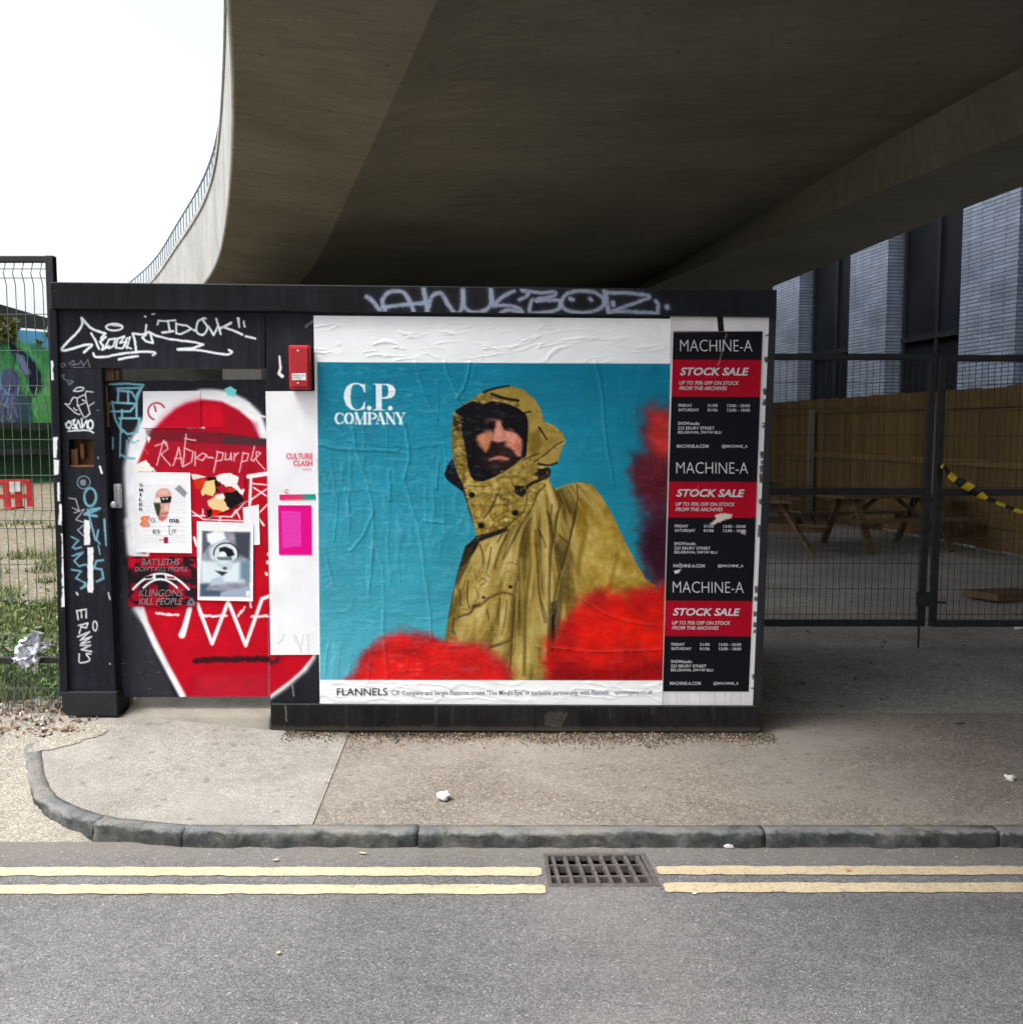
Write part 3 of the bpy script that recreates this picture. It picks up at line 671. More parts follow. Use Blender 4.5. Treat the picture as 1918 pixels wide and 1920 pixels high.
# a pale builder's sack seen through the gap
def lump(name, c, r, seed, mat, flat=1.0, n=10, amp=0.35, parent=None):
    u = np.linspace(0, 2*np.pi, n*2+1); v = np.linspace(-np.pi/2, np.pi/2, n)
    U, V = np.meshgrid(u, v); d = 1+amp*2*(fbm(np.cos(U)*1.9*np.cos(V)+7+seed, np.sin(U)*1.9*np.cos(V)+np.sin(V)*2.3+3, seed, 3)-0.5)
    X = c[0]+r[0]*d*np.cos(V)*np.cos(U); Y = c[1]+r[1]*d*np.cos(V)*np.sin(U); Z = c[2]+r[2]*d*np.sin(V)
    return link(name, grid_mesh(name, X, Y, np.maximum(Z, c[2]-r[2]*0.85)), mat, parent)
bd = bevel(MB().box(-0.35, 0.5, -0.2, 0.2, 0.0, 0.07).build('timber_board', M['table_wood']), 0.01); bd.location = (4.95, 4.4, 0.01); bd.rotation_euler = (0.0, 0.06, 0.5)
tag(bd, 'orange brown board lying on the yard floor behind the right gate leaf', 'board')
# ================================================================== yard gates
simple('black_steel', (0.016, 0.017, 0.020), 0.45, 0.4, 18, 0.15); simple('wire', (0.03, 0.033, 0.035), 0.5)
def gate_leaf(x0, x1, y, z0, z1, label, lean0=0, lean1=0, bolt=None):
    t = thing('yard_gate', label, 'gate', (x0, y, z0), 'yard gate leaves')
    s_ = 0.05
    bevel(MB().bar((x0,y,z0), (x0+lean0,y,z1), s_, s_, (0,1,0)).build('stile', M['black_steel'], t), 0.004)
    bevel(MB().bar((x1,y,z0), (x1+lean1,y,z1), s_, s_, (0,1,0)).build('stile', M['black_steel'], t), 0.004)
    for z in (z0+0.025, z0+(z1-z0)*0.5, z1-0.025):
        k = (z-z0)/(z1-z0); bevel(MB().bar((x0+lean0*k+0.026,y,z), (x1+lean1*k-0.026,y,z), s_*0.96, s_, (0,0,1)).build('rail', M['black_steel'], t), 0.004)
    mb = MB(); n = int((x1-x0)/0.05)
    for i in range(1, n):
        u = i/n; mb.bar((x0+(x1-x0)*u, y-0.02, z0+0.03), (x0+lean0+(x1+lean1-x0-lean0)*u, y-0.02, z1-0.03), 0.0032, 0.0032, (0,1,0))
    z = z0+0.1
    while z < z1-0.05:
        k = (z-z0)/(z1-z0); mb.bar((x0+lean0*k, y-0.026, z), (x1+lean1*k, y-0.026, z), 0.004, 0.004); z += 0.2
    tag(mb.build('wire_mesh', M['wire'], t), kind='stuff')
    if bolt:
        MB().tube([(bolt, y-0.04, 0.0), (bolt, y-0.04, 0.55)], 0.008, 6).build('drop_bolt', M['black_steel'], t)
        bevel(MB().box(bolt-0.03, bolt+0.10, y-0.07, y-0.03, 0.33, 0.44).build('bolt_plate', M['black_steel'], t), 0.008)
        MB().tube([(bolt+0.10, y-0.05, 0.36), (bolt+0.2, y-0.05, 0.36)], 0.009, 6).build('slide_bolt', M['black_steel'], t)
    return t
GY = 2.2
gx = lambda px, py: float(fp(px, py, GY)[0])
gz = lambda py: float(fp(959, py, GY)[1])
gate_leaf(1.40, gx(1726,1170), GY, gz(1174), gz(663), 'mesh gate leaf with a drop bolt next to the hut', 0.0, gx(1749,663)-gx(1726,1170), gx(1719,1170))
gate_leaf(gx(1751,1170), gx(1751,1170)+1.95, GY+0.03, gz(1176), gz(665), 'right mesh gate leaf carrying the striped hazard tape', gx(1771,663)-gx(1751,1170), 0.0)
gpost = bevel(MB().box(1.33, 1.385, GY-0.03, GY+0.03, 0, 2.35).build('gate_post', M['black_steel']), 0.004); tag(gpost, 'black steel gate post behind the right end of the hut', 'post')
gpost2 = bevel(MB().box(5.38, 5.47, GY-0.02, GY+0.07, 0, 2.35).build('gate_post', M['black_steel']), 0.004); tag(gpost2, 'black steel gate post at the outer end of the right gate leaf', 'post')
# hazard tape
t = NT('hazard_tape'); wv = t.n('ShaderNodeTexWave'); wv.bands_direction = 'DIAGONAL'; wv.inputs['Scale'].default_value = 3.2
t.l(t.map((1.0, 0.0, -1.0)), wv.inputs['Vector'])
M['hazard_tape'] = t.done(t.ramp(wv.outputs['Fac'], [(0.0, (0.02,0.02,0.02)), (0.5, (0.70,0.52,0.02))], 'CONSTANT'), 0.4)
tp = [(1765,872),(1778,888),(1795,902),(1815,912),(1835,926),(1852,935),(1872,943),(1900,955),(1930,966),(1990,985)]
X = []; Z = []; Y = []
for i, (a, b) in enumerate(tp):
    u = i/(len(tp)-1); wd = 9*(1.0-0.5*(u > 0.55))*(0.55 if i == 0 else 1)
    ca_, sa_ = (0.45, -0.89); tw = math.sin(i*1.3)*0.02
    xa, za = fp(a-wd*0.35, b+wd*0.8, GY-0.05); xb, zb = fp(a+wd*0.35, b-wd*0.8, GY-0.05)
    X.append([xa, xb]); Z.append([za, zb]); Y.append([GY-0.05-tw, GY-0.05+tw])
hz = link('hazard_tape', grid_mesh('hazard_tape', np.array(X,float), np.array(Y,float), np.array(Z,float)), M['hazard_tape']); tag(hz, 'yellow and black striped hazard tape hanging from the right gate leaf', 'tape')
m_ = hz.modifiers.new('thickness', 'SOLIDIFY'); m_.thickness = 0.0008
# ================================================================== left: mesh fence, mural wall, barrier, growth
FY = 0.06
fx = lambda px, py=900: float(fp(px, py, FY)[0]); fz = lambda py: float(fp(50, py, FY)[1])
fc = thing('mesh_fence', 'black framed green wire mesh fence panel left of the hut', 'fence', (fx(90), FY, 0.1))
xr = fx(95, 480); xl = -5.6
for z0, z1 in ((fz(492), fz(480)), (fz(1243), fz(1232))):
    bevel(MB().box(xl, xr+0.02, FY-0.02, FY+0.02, z0, z1).build('rail', M['black_steel'], fc), 0.004)
bevel(MB().box(xr-0.022, xr+0.022, FY-0.024, FY+0.024, 0.1, fz(480)+0.001).build('stile', M['black_steel'], fc), 0.004)
bevel(MB().box(xl, xl+0.045, FY-0.024, FY+0.024, 0.1, fz(480)).build('stile', M['black_steel'], fc), 0.004)
simple('fence_wire', (0.10, 0.135, 0.12), 0.45, 0.2, 10, 0.05)
mb = MB(); x = xr-0.05; zt, zb = fz(492), 0.13
hz_py = [505, 522, 589, 657, 723, 741, 757, 824, 891, 957, 975, 991, 1058, 1125, 1190, 1208, 1225, 1290]
zs = [fz(p) for p in hz_py]
def ybend(z):
    for c in (fz(513), fz(741), fz(975), fz(1208)):
        if abs(z-c) < 0.06: return FY-0.028*(1-abs(z-c)/0.06)
    return FY
lev = sorted([zt, zb]+[c+d for c in (fz(513), fz(741), fz(975), fz(1208)) for d in (-0.06, 0, 0.06)])
lev = [l_ for l_ in lev if zb <= l_ <= zt]
while x > xl+0.05:
    for a, b in zip(lev, lev[1:]): mb.bar((x, ybend(a), a), (x, ybend(b), b), 0.0036, 0.0036, (0,1,0))
    x -= 0.05
for z in zs: mb.bar((xl, ybend(z)-0.004, z), (xr, ybend(z)-0.004, z), 0.0042, 0.0042)
x = xr-0.03
while x > xl+0.05: mb.bar((x, FY+0.012, 0.12), (x, FY+0.012, fz(1240)), 0.003, 0.003, (0,1,0)); x -= 0.0165
tag(mb.build('wire_mesh', M['fence_wire'], fc), kind='stuff')
# mural wall
def mural():
    t = NT('mural_paint'); v = t.map((1,1,1)); n = t.noise(0.9, 5, 0.6); n2 = t.noise(1.7, 6, 0.7, t.map((2.2,2.2,0.6))); n3 = t.noise(3.0, 4, 0.6)
    k = t.ramp(n, [(0.30, (0.02,0.22,0.06)), (0.42, (0.08,0.40,0.12)), (0.52, (0.05,0.30,0.16)), (0.62, (0.10,0.38,0.55)), (0.75, (0.22,0.50,0.40))])
    k = t.mix(t.ramp(n2, [(0.46, 0.0), (0.58, 1.0)]), k, t.ramp(n3, [(0.35, (0.03,0.03,0.06)), (0.5, (0.14,0.10,0.22)), (0.62, (0.30,0.22,0.36)), (0.75, (0.12,0.28,0.26))]))
    return t.done(k, 0.7, t.bump(t.noise(6, 5), 0.3, 0.02))
M['mural_paint'] = mural()
simple('dark_coping', (0.045, 0.05, 0.05), 0.8, 0.4, 3, 0.3)
wl = thing('mural_wall', 'tall wall covered in a green, blue and purple spray painted mural', 'wall', (-15.5, 24.7, 0))
a = np.array((-26.0, 10.7)); b = np.array((-13.6, 27.2)); nrm = np.array((0.8, -0.6))
def wpt(u, off, z): p = a+(b-a)*u+nrm*off; return (p[0], p[1], z)
ztop = 4.75
MB().hexa([wpt(0,0.2,0),wpt(1,0.2,0),wpt(1,-0.3,0),wpt(0,-0.3,0),wpt(0,0.2,ztop),wpt(1,0.2,ztop),wpt(1,-0.3,ztop),wpt(0,-0.3,ztop)]).build('wall', M['mural_paint'], wl)
def mural_panel():
    Lw = float(np.linalg.norm(b-a)); s0 = 13.5; k = 40.0                     # 40 units to the metre
    c = Cv([(s0*k, 0), (Lw*k, 0), (Lw*k, ztop*k), (s0*k, ztop*k)], 0.0, 1.0, (70,150,80))
    def W(*p): return [((17.3+(x/3.688)/85*1.4)*k, (ztop-(1.7+(806-(440+y/3.688))*30.5/1850))*k) for x, y in p]
    n = fbm(c.PX/14, c.PY/18, 3, 4)[...,None]; n2 = fbm(c.PX/5, c.PY/22, 7, 4)[...,None]
    c.c[:] = (np.array((30,104,52))*(1-n)+np.array((120,200,110))*n)/255*(0.75+0.5*n2)
    c.poly(W((60,640),(200,620),(420,660),(420,800),(240,760),(120,740)), (96,168,214), soft=6, rough=5, rs=9); c.poly(W((-200,600),(-40,600),(-20,900),(-200,960)), (180,96,40), soft=8, rough=6, rs=9, alpha=0.6)
    c.poly(W((80,760),(160,790),(250,860),(300,960),(310,1080),(230,1140),(200,1000),(130,880)), (36,34,52), soft=2, rough=2); c.poly(W((-20,1010),(70,940),(140,960),(160,1060),(130,1340),(-60,1340)), (92,88,132), soft=3, rough=3); c.poly(W((120,820),(180,840),(230,960),(190,980),(150,900)), (130,128,170), soft=2, rough=2)
    c.poly(W((130,1080),(230,1120),(220,1340),(110,1340)), (60,84,92), soft=4, rough=3); c.poly(W((250,1100),(360,1000),(420,1340),(250,1340)), (96,176,84), soft=5, rough=3, alpha=0.8)
    r = random.Random(4)
    for i in range(170):
        x, y = r.uniform(-1400,420), r.uniform(620,1340); q = r.choice([(196,190,216),(30,26,44),(130,110,170),(60,160,150),(170,210,120),(24,60,40),(110,190,220)])
        c.line(W((x,y),(x+r.uniform(-34,34),y+r.uniform(10,90)),(x+r.uniform(-40,40),y+r.uniform(60,140))), r.uniform(0.8,2.2), q, alpha=r.uniform(0.4,0.9), curve=True)
    for i in range(14): x, y = r.uniform(-1400,0), r.uniform(700,1200); c.disc(*W((x,y))[0], r.uniform(6,16), r.uniform(8,22), r.choice([(36,34,52),(96,168,214),(150,90,150),(200,190,90)]), soft=4, rough=5, alpha=0.85)
    c.poly(W((-1600,1345),(500,1345),(500,1700),(-1600,1700)), (44,66,36), soft=5, rough=3)
    u = c.PX/k/Lw; X_ = a[0]+(b[0]-a[0])*u+nrm[0]*0.206; Y_ = a[1]+(b[1]-a[1])*u+nrm[1]*0.206
    link('mural', grid_mesh('mural', X_, Y_, ztop-c.PY/k, lin(np.clip(c.c*1.06+np.array((0.02,0.05,0.06)), 0, 1))), M['sprayed_steel'], wl)
mural_panel()
cop = MB()
cop.hexa([wpt(0,-0.2,4.9),wpt(1,-0.2,4.9),wpt(1,-0.6,4.9),wpt(0,-0.6,4.9),wpt(0,-0.2,8.9),wpt(1,-0.2,4.95),wpt(1,-0.6,4.95),wpt(0,-0.6,8.9)])
cop.build('sloping_parapet', M['dark_coping'], wl)
for z in (0.95, 1.75):
    MB().hexa([wpt(0.2,0.55,z),wpt(1,0.55,z),wpt(1,0.2,z),wpt(0.2,0.2,z),wpt(0.2,0.55,z+0.18),wpt(1,0.55,z+0.18),wpt(1,0.2,z+0.18),wpt(0.2,0.2,z+0.18)]).build('ledge', M['dark_coping'], wl)
# growth: leaf cards as real little faces
def leafmat(name, c1, c2):
    t = NT(name); n = t.noise(2.5, 4); oi = t.noise(40, 2)
    k = t.ramp(n, [(0.3, c1), (0.7, c2)]); k = t.mix(0.5, k, t.ramp(oi, [(0.3, 0.6), (0.7, 1.4)]), 'MULTIPLY')
    t.b.inputs['Subsurface Weight'].default_value = 0.0
    M[name] = t.done(k, 0.6); return M[name]
leafmat('ivy_leaf', (0.05,0.07,0.02), (0.20,0.19,0.05)); leafmat('grass', (0.09,0.13,0.03), (0.24,0.25,0.09)); leafmat('dry_leaf', (0.16,0.085,0.045), (0.34,0.24,0.14)); leafmat('weed_leaf', (0.07,0.14,0.03), (0.18,0.27,0.07))
rng = np.random.RandomState(5)
def leaf(mb, c, s, rng, asp=1.6):
    d = rng.normal(size=3); d /= np.linalg.norm(d); e = np.cross(d, rng.normal(size=3)); e /= np.linalg.norm(e)+1e-6
    c = np.array(c); mb.quad(c-d*s*asp, c+e*s*0.7, c+d*s*asp, c-e*s*0.7+np.cross(d,e)*s*0.3)
mb = MB()
for i in range(9000):
    u = rng.uniform(0.05, 1); zz = rng.uniform(0, 1)
    zh = 4.4+ (8.6-3.9*u-4.4)*zz**1.3*0.75 if 8.6-3.9*u > 4.4 else 4.5
    clump = fbm(u*40, zh*1.5, 31)
    if clump < 0.42: continue
    leaf(mb, wpt(u, 0.25+rng.uniform(-0.1,0.45)*clump, zh), rng.uniform(0.04, 0.10), rng)
iv = mb.build('ivy', M['ivy_leaf']); tag(iv, 'yellowish ivy and grass growing along the top of the mural wall', 'ivy', kind='stuff')
# grass blades and weeds on the rough ground
mb = MB()
def zrough(x, y): return 0.08+0.10*(float(fbm(np.array(x*0.8), np.array(y*0.8), 14))-0.5)*float(sm(0.2,1.4,y))-0.01
cand = 0
for i in range(26000):
    y = 0.15+12*rng.rand()**1.7; x = rng.uniform(-3.2-0.62*y*1.0, -2.15-0.30*y)
    dens = float(fbm(np.array(x*1.3), np.array(y*1.1), 21)); lim = 0.40+0.16*float(sm(2.5, 5.5, y))
    if dens < lim: continue
    z = zrough(x, y); h = rng.uniform(0.03, 0.11)*(0.6+dens); a_ = rng.uniform(0, 6.28); wd = rng.uniform(0.003, 0.007)*(1+y*0.12); ln = rng.uniform(0.2, 0.9)*h
    dx, dy = math.cos(a_), math.sin(a_)
    mb.tri((x-dy*wd, y+dx*wd, z), (x+dy*wd, y-dx*wd, z), (x+dx*ln, y+dy*ln, z+h))
gr = mb.build('grass', M['grass']); tag(gr, 'patchy short grass behind the mesh fence', 'grass', kind='stuff')
mb = MB()
for (cx, cy_, n, sp) in ((-3.35, 2.2, 500, 0.36), (-3.15, 0.7, 420, 0.35), (-4.0, 1.9, 420, 0.5), (-2.9, 1.3, 360, 0.35), (-2.75, 0.55, 260, 0.2), (-4.6, 2.9, 400, 0.6), (-2.7, 0.35, 160, 0.18), (-3.0, 0.5, 120, 0.2), (-3.3, 0.9, 160, 0.25), (-3.9, 3.2, 200, 0.4), (-2.45, 0.22, 90, 0.1), (-3.6, 1.4, 150, 0.25)):
    for i in range(n):
        x = cx+rng.normal()*sp*0.6; y = cy_+abs(rng.normal())*sp*0.5; z = zrough(x, y)+abs(rng.normal())*0.07+0.01
        leaf(mb, (x, y, z), rng.uniform(0.010, 0.024), rng)
wd = mb.build('weeds', M['weed_leaf']); tag(wd, 'low broad leafed weeds at the foot of the mesh fence', 'weeds', kind='stuff')
# red barrier
simple('red_plastic', (0.62, 0.03, 0.035), 0.4, 0.15, 4, 0.1)
simple('white_plastic', (0.75, 0.75, 0.75), 0.4)
br = thing('road_barrier', 'red plastic road barrier with white panels beyond the mesh fence', 'barrier', (-11.25, 14.9, 0.08))
def bpt(x, z, y=0.0): return (-11.0+x*1.05, 14.6+x*0.35+y, 0.08+z*0.72)
for z, h in ((0.30, 0.12), (0.74, 0.10)): 
    MB().hexa([bpt(-1,z,-.04),bpt(1,z,-.04),bpt(1,z,.04),bpt(-1,z,.04),bpt(-1,z+h,-.04),bpt(1,z+h,-.04),bpt(1,z+h,.04),bpt(-1,z+h,.04)]).build('rail', M['red_plastic'], br)
for i in range(11):
    x = -0.98+0.196*i; MB().hexa([bpt(x-.05,.05,-.03),bpt(x+.05,.05,-.03),bpt(x+.05,.05,.03),bpt(x-.05,.05,.03),bpt(x-.05,.75,-.03),bpt(x+.05,.75,-.03),bpt(x+.05,.75,.03),bpt(x-.05,.75,.03)]).build('upright', M['red_plastic'], br)
for x in (-0.75, 0.2, 0.75): MB().hexa([bpt(x-.09,.50,-.06),bpt(x+.09,.50,-.06),bpt(x+.09,.50,-.04),bpt(x-.09,.50,-.04),bpt(x-.09,.78,-.06),bpt(x+.09,.78,-.06),bpt(x+.09,.78,-.04),bpt(x-.09,.78,-.04)]).build('reflector', M['white_plastic'], br)
for x in (-0.7, 0.7): MB().hexa([bpt(x-.06,-.02,-.3),bpt(x+.06,-.02,-.3),bpt(x+.06,-.02,.3),bpt(x-.06,-.02,.3),bpt(x-.06,.05,-.3),bpt(x+.06,.05,-.3),bpt(x+.06,.05,.3),bpt(x-.06,.05,.3)]).build('foot', M['red_plastic'], br)
# lettering: the built-in type turned into flat mesh, laid into measured boxes
def glyphs(text, off=0.0, shear=0.0, space=1.0):
    cu = bpy.data.curves.new('lettering', 'FONT'); cu.body = text; cu.offset = off; cu.shear = shear; cu.space_character = space; cu.resolution_u = 3
    o = bpy.data.objects.new('lettering', cu); COL.objects.link(o)
    dg = bpy.context.evaluated_depsgraph_get(); me = bpy.data.meshes.new_from_object(o.evaluated_get(dg))
    v = np.array([x.co[:2] for x in me.vertices]); f = [tuple(p.vertices) for p in me.polygons]
    bpy.data.objects.remove(o); bpy.data.curves.remove(cu); bpy.data.meshes.remove(me)
    return v, f
class Letters:
    def __init__(s, Y): s.Y = Y; s.parts = []
    def add(s, text, x0, x1, yt, yb, off=0.0, shear=0.0, space=1.0, slope=0.0):
        v, f = glyphs(text, off, shear, space); lo, hi = v.min(0), v.max(0)
        u = (v-lo)/(hi-lo); px = x0+(x1-x0)*u[:,0]; py = yb+(yt-yb)*u[:,1]+slope*(px-x0)
        x, z = fp(px, py, s.Y); s.parts.append(([(float(a), s.Y, float(b)) for a, b in zip(x, z)], f)); return s
    def build(s, mat, parent, name='lettering'):
        for v, f in s.parts:
            me = bpy.data.meshes.new(name); me.from_pydata(v, [], f); me.update(); link(name, me, mat, parent)
simple('ink_white', (0.78, 0.78, 0.80), 0.6, 0.05); simple('ink_black', (0.02, 0.02, 0.025), 0.6, 0.1); simple('ink_grey', (0.16, 0.18, 0.22), 0.6, 0.1); simple('ink_pink', (0.80, 0.10, 0.18), 0.6, 0.1); simple('ink_orange', (0.85, 0.22, 0.08), 0.6, 0.1); simple('ink_paper', (0.55, 0.56, 0.60), 0.6, 0.1)
# ================================================================== the hut
simple('black_paint', (0.012, 0.013, 0.016), 0.6, 0.35, 6, 0.15); simple('plinth_paint', (0.028, 0.027, 0.026), 0.6, 0.5, 9, 0.4); simple('rust_wood', (0.16, 0.075, 0.03), 0.8, 0.5, 12, 0.4)
hut = thing('site_hut', 'black steel hut with a door portal, covered in posters and graffiti', 'hut', (0.0, 0.0, 0.0))
hxl, hxr = float(fp(500,900)[0]), float(fp(1432,900)[0])
H0 = float(fp(959,585)[1])
# box of the hut behind the poster wall
(wl0, wz0) = fp(499, 580, 0.004); (wr0, _) = fp(1447, 590, 0.004)
MB().fquadbox([(498,582),(1449,592),(1421,1326),(507,1322)], 0.004, 2.1).build('wall', M['black_paint'], hut)
bevel(MB().fquadbox([(507,1321),(1424,1325),(1426,1373),(507,1370)], -0.028, 2.1).build('plinth', M['plinth_paint'], hut), 0.006)
mbx = MB(); mbx.fquadbox([(1443,590),(1456,590),(1427,1326),(1412,1326)], -0.012, 0.03); bevel(mbx.build('corner_trim', M['black_paint'], hut), 0.004)
bevel(MB().fquadbox([(93,528),(1457,543),(1456,594),(95,578)], -0.035, 0.09).build('top_beam', M['black_paint'], hut), 0.006)
(ra, rz) = fp(497, 536, 0.09); (rb, rz2) = fp(1452, 545, 0.09)
MB().hexa([(float(ra),0.0905,float(rz)-0.06),(float(rb),0.0905,float(rz2)-0.06),(float(rb),2.12,float(rz2)-0.08),(float(ra),2.12,float(rz)-0.08),(float(ra),0.0905,float(rz)-0.01),(float(rb),0.0905,float(rz2)-0.01),(float(rb),2.12,float(rz2)-0.03),(float(ra),2.12,float(rz)-0.03)]).build('roof', M['black_paint'], hut)
# portal on the left: lintel, post, jamb, base
MB().fquadbox([(101,578),(497,582),(497,690),(106,690)], 0.003, 0.10).build('lintel', M['black_paint'], hut)
(pa, pz0) = fp(106,691,0.004); (pb, _) = fp(190,691,0.004); (pc, pz1) = fp(125,1300,0.004); (pd, _) = fp(217,1300,0.004)
hx_ = [float(v) for v in fp(129,823,0.004)]+[float(v) for v in fp(174,876,0.004)]
# post built round its rough opening
def strip(q): MB().fquadbox(q, 0.003, 0.16).build('post', M['black_paint'], hut)
strip([(106,690.5),(190,690.5),(196,822),(110,822)]); strip([(110,822.3),(127,822.3),(129,877),(112.5,877)]); strip([(175,822.3),(196,822.3),(198,877),(176,877)]); strip([(112.5,877.3),(198,877.3),(217,1297),(125.5,1297)])
mb = MB(); xa, za = fp(127,822,0.08); xb, zb = fp(177,878,0.08); mb.box(float(xa), float(xb), 0.08, 0.09, float(zb), float(za)); mb.build('opening_back', M['rust_wood'], hut)
mb = MB(); mb.fbox(133,842,146,876,0.03,0.06); mb.fbox(150,832,158,858,0.04,0.07); mb.fbox(128,872,176,876,0.01,0.05); mb.build('broken_lock_parts', M['rust_wood'], hut)
bevel(MB().fquadbox([(92,577.5),(105.5,577.5),(126.5,1297),(112,1297)], -0.018, 0.16).build('post_flange', M['black_paint'], hut), 0.004)
bevel(MB().fquadbox([(112,1297.5),(219,1297.5),(220,1343),(124,1343)], -0.022, 0.17).build('post_base', M['black_paint'], hut), 0.006)
mb = MB(); (ja, jz) = fp(191,691,0.0); (jb, jz2) = fp(216,1297,0.0)
mb.fbox(192,690.5,214,714,0.05,0.16).build('jamb_block', M['rust_wood'], hut)
MB().fquadbox([(192,714),(200,714),(226,1310),(219,1310)], 0.055, 0.16).build('jamb', M['black_paint'], hut)
MB().fquadbox([(196,722),(201.5,722),(206,800),(200.5,800)], 0.05, 0.054).build('jamb_splinter', M['rust_wood'], hut)
MB().fbox(212,693,222,712,0.075,0.14).build('hinge_block', M['step_concrete'], hut)
st = MB(); (sa, sz) = fp(222,1307,0.04); (sb, _) = fp(508,1307,0.04); (s2, sz2) = fp(508,1356,-0.02); (s1, _) = fp(225,1346,-0.02)
st.hexa([(float(s1),-0.045,0.0),(float(s2),-0.045,0.0),(float(sb),0.5,0.0),(float(sa),0.5,0.0),(float(s1),0.0,float(sz2)+0.035),(float(s2),0.0,float(sz2)+0.035),(float(sb),0.5,float(sz)),(float(sa),0.5,float(sz))])
bevel(st.build('door_step', M['step_concrete'], hut), 0.02, 3)

WH = (232,236,240); BLK = (38,40,46)
def grime(c, seed, amt=0.35, sc=60, streak=True):
    n = fbm(c.PX/sc, c.PY/sc, seed, 5); c.mul(1+amt*(n-0.5)*2)
    if streak: c.mul(1+0.25*(fbm(c.PX/9, c.PY/140, seed+3, 4)-0.5)*2)
    k = fbm(c.PX/5, c.PY/5, seed+5, 3); c.c += (np.clip(k-0.70, 0, 1)*0.8)[...,None]*0.35
# ---- top beam graffiti
tb = Cv([(95,530),(1455,545),(1454.5,592),(97,576.5)], -0.0365, 1.3, (27,28,33)); grime(tb, 3, 0.3, 90)
T = cr(680,530,3.251); SV = (150,160,182)
def tbl(*p, w=7, **k): tb.line(T(*p), w*2.0, SV, soft=5, alpha=0.16, **k); tb.line(T(*p), w, SV, soft=1.6, alpha=0.92, rough=1.4, fade=0.5, **k)
tbl((25,85),(60,110),(110,175),(140,180),(120,110),(150,65),(200,50),(250,60),(285,110),(315,185), w=8, curve=True)
tbl((120,150),(200,140),(300,128),(380,122), w=7); tbl((372,40),(385,110),(395,185), w=9); tbl((400,150),(420,90),(455,62),(490,75),(520,130),(560,180),(590,178),(610,120),(612,40), w=8, curve=True)
tbl((610,60),(620,140),(660,178),(720,178),(770,150),(790,100),(780,40), w=8, curve=True); tbl((780,45),(790,130),(860,80),(920,50), w=7, curve=True); tbl((800,140),(880,138),(950,155),(970,180),(890,165),(840,185), w=7, curve=True)
tbl((955,105),(1000,80),(1010,60),(970,45),(1080,60),(1170,55),(1160,80),(1060,100),(1030,110),(1020,180),(1110,180),(1190,160),(1210,120),(1180,105),(1060,110), w=7, curve=True)
tbl((1200,140),(1240,70),(1320,50),(1420,60),(1470,110),(1440,160),(1340,182),(1240,165),(1200,120), w=7, curve=True); tbl((1265,95),(1280,102), w=8); tbl((1385,95),(1395,105), w=7)
tbl((1475,50),(1485,110),(1500,185), w=9); tbl((1490,60),(1600,60),(1740,75),(1750,90),(1640,130),(1520,175),(1600,175),(1700,180),(1800,185),(1800,130),(1785,110), w=7); tbl((1525,120),(1528,135), w=8); tbl((1855,145),(1857,148), w=10)
tb.build('beam_face', M['sprayed_steel'], hut)
# ---- lintel graffiti
lp = Cv([(105,579.5),(496.5,583),(496.5,689.5),(107,689.5)], 0.0, 1.2, (33,35,42)); grime(lp, 8, 0.25, 70)
lp.line([(489,583),(491,690)], 9, (30,31,36), soft=2, alpha=0.8); lp.line([(484.5,583),(486.5,690)], 1.3, (70,72,80), alpha=0.5)
T = cr(100,580,4.795)
def lpl(*p, w=4.6, **k): lp.line(T(*p), w, (238,242,248), soft=1.0, rough=0.7, fade=0.25, seed=int(p[0][0]), **k)
lpl((275,385),(345,325),(330,315),(260,325),(120,365),(75,355),(150,270),(220,200),(260,130),(255,75),(300,130),(350,175),(420,200),(465,215), w=4.8, curve=True)
lpl((465,215),(430,260),(440,270)); lpl((340,215),(380,280),(410,355), w=4.4); lpl((470,245),(420,290),(450,330),(440,360),(500,330)); lpl((470,330),(500,270),(560,260),(540,330),(500,350),(470,330), w=3.8); lpl((560,345),(580,260),(640,240),(600,300),(660,290),(620,350),(560,345), w=3.8)
lpl((660,350),(690,250),(660,260),(640,330),(700,350), w=3.6); lpl((715,220),(735,290),(745,385), w=4.6); lpl((715,215),(800,225),(860,200),(800,250),(830,285),(895,300),(870,205),(920,235),(1040,265),(1150,280),(1280,295),(1345,315), w=4.4)
lpl((1345,315),(1250,350),(1120,358), w=5); lpl((1120,360),(1300,365),(1450,390),(1560,405),(1605,385),(1580,365), w=4.6, curve=True); lpl((835,140),(828,235), w=4.0)
lp.disc(*T((548,158))[0], 17.5, 8.2, (238,242,248)); lp.disc(*T((548,160))[0], 13, 4.2, (41,43,50)); lpl((520,140),(600,150), w=2.5)
lpl((360,395),(380,425),(470,425),(600,400),(760,382),(860,380),(915,390),(895,410), w=4.6, curve=True); lpl((590,448),(680,430),(760,418), w=4.4)
lpl((935,135),(945,100),(1020,105),(1100,95), w=3.6); lpl((1030,105),(1050,200),(980,208),(1080,195), w=4.2); lpl((1105,120),(1105,215),(1150,220),(1240,175),(1200,145),(1105,130), w=3.8); lpl((1262,185),(1268,187), w=5)
lpl((1340,85),(1300,110),(1285,180),(1300,215),(1350,225),(1385,160),(1340,85),(1370,80), w=4.0, curve=True); lpl((1395,150),(1440,230),(1480,150), w=4.0); lpl((1465,85),(1505,220), w=4.0); lpl((1500,170),(1600,120),(1530,160),(1620,190),(1700,225), w=4.4); lpl((1730,240),(1815,262), w=4.4)
lpl((1662,80),(1672,160), w=5.5, w2=3); lpl((1712,105),(1720,155), w=3.5); lpl((825,62),(828,64), w=4); lpl((890,42),(910,38), w=3)
def gsk(c, T, *p, w=1.8, col=(150,155,165), a=0.75, **k): c.line(T(*p), w, col, soft=0.8, alpha=a, rough=0.6, fade=0.5, **k)
_pl = Cv.line
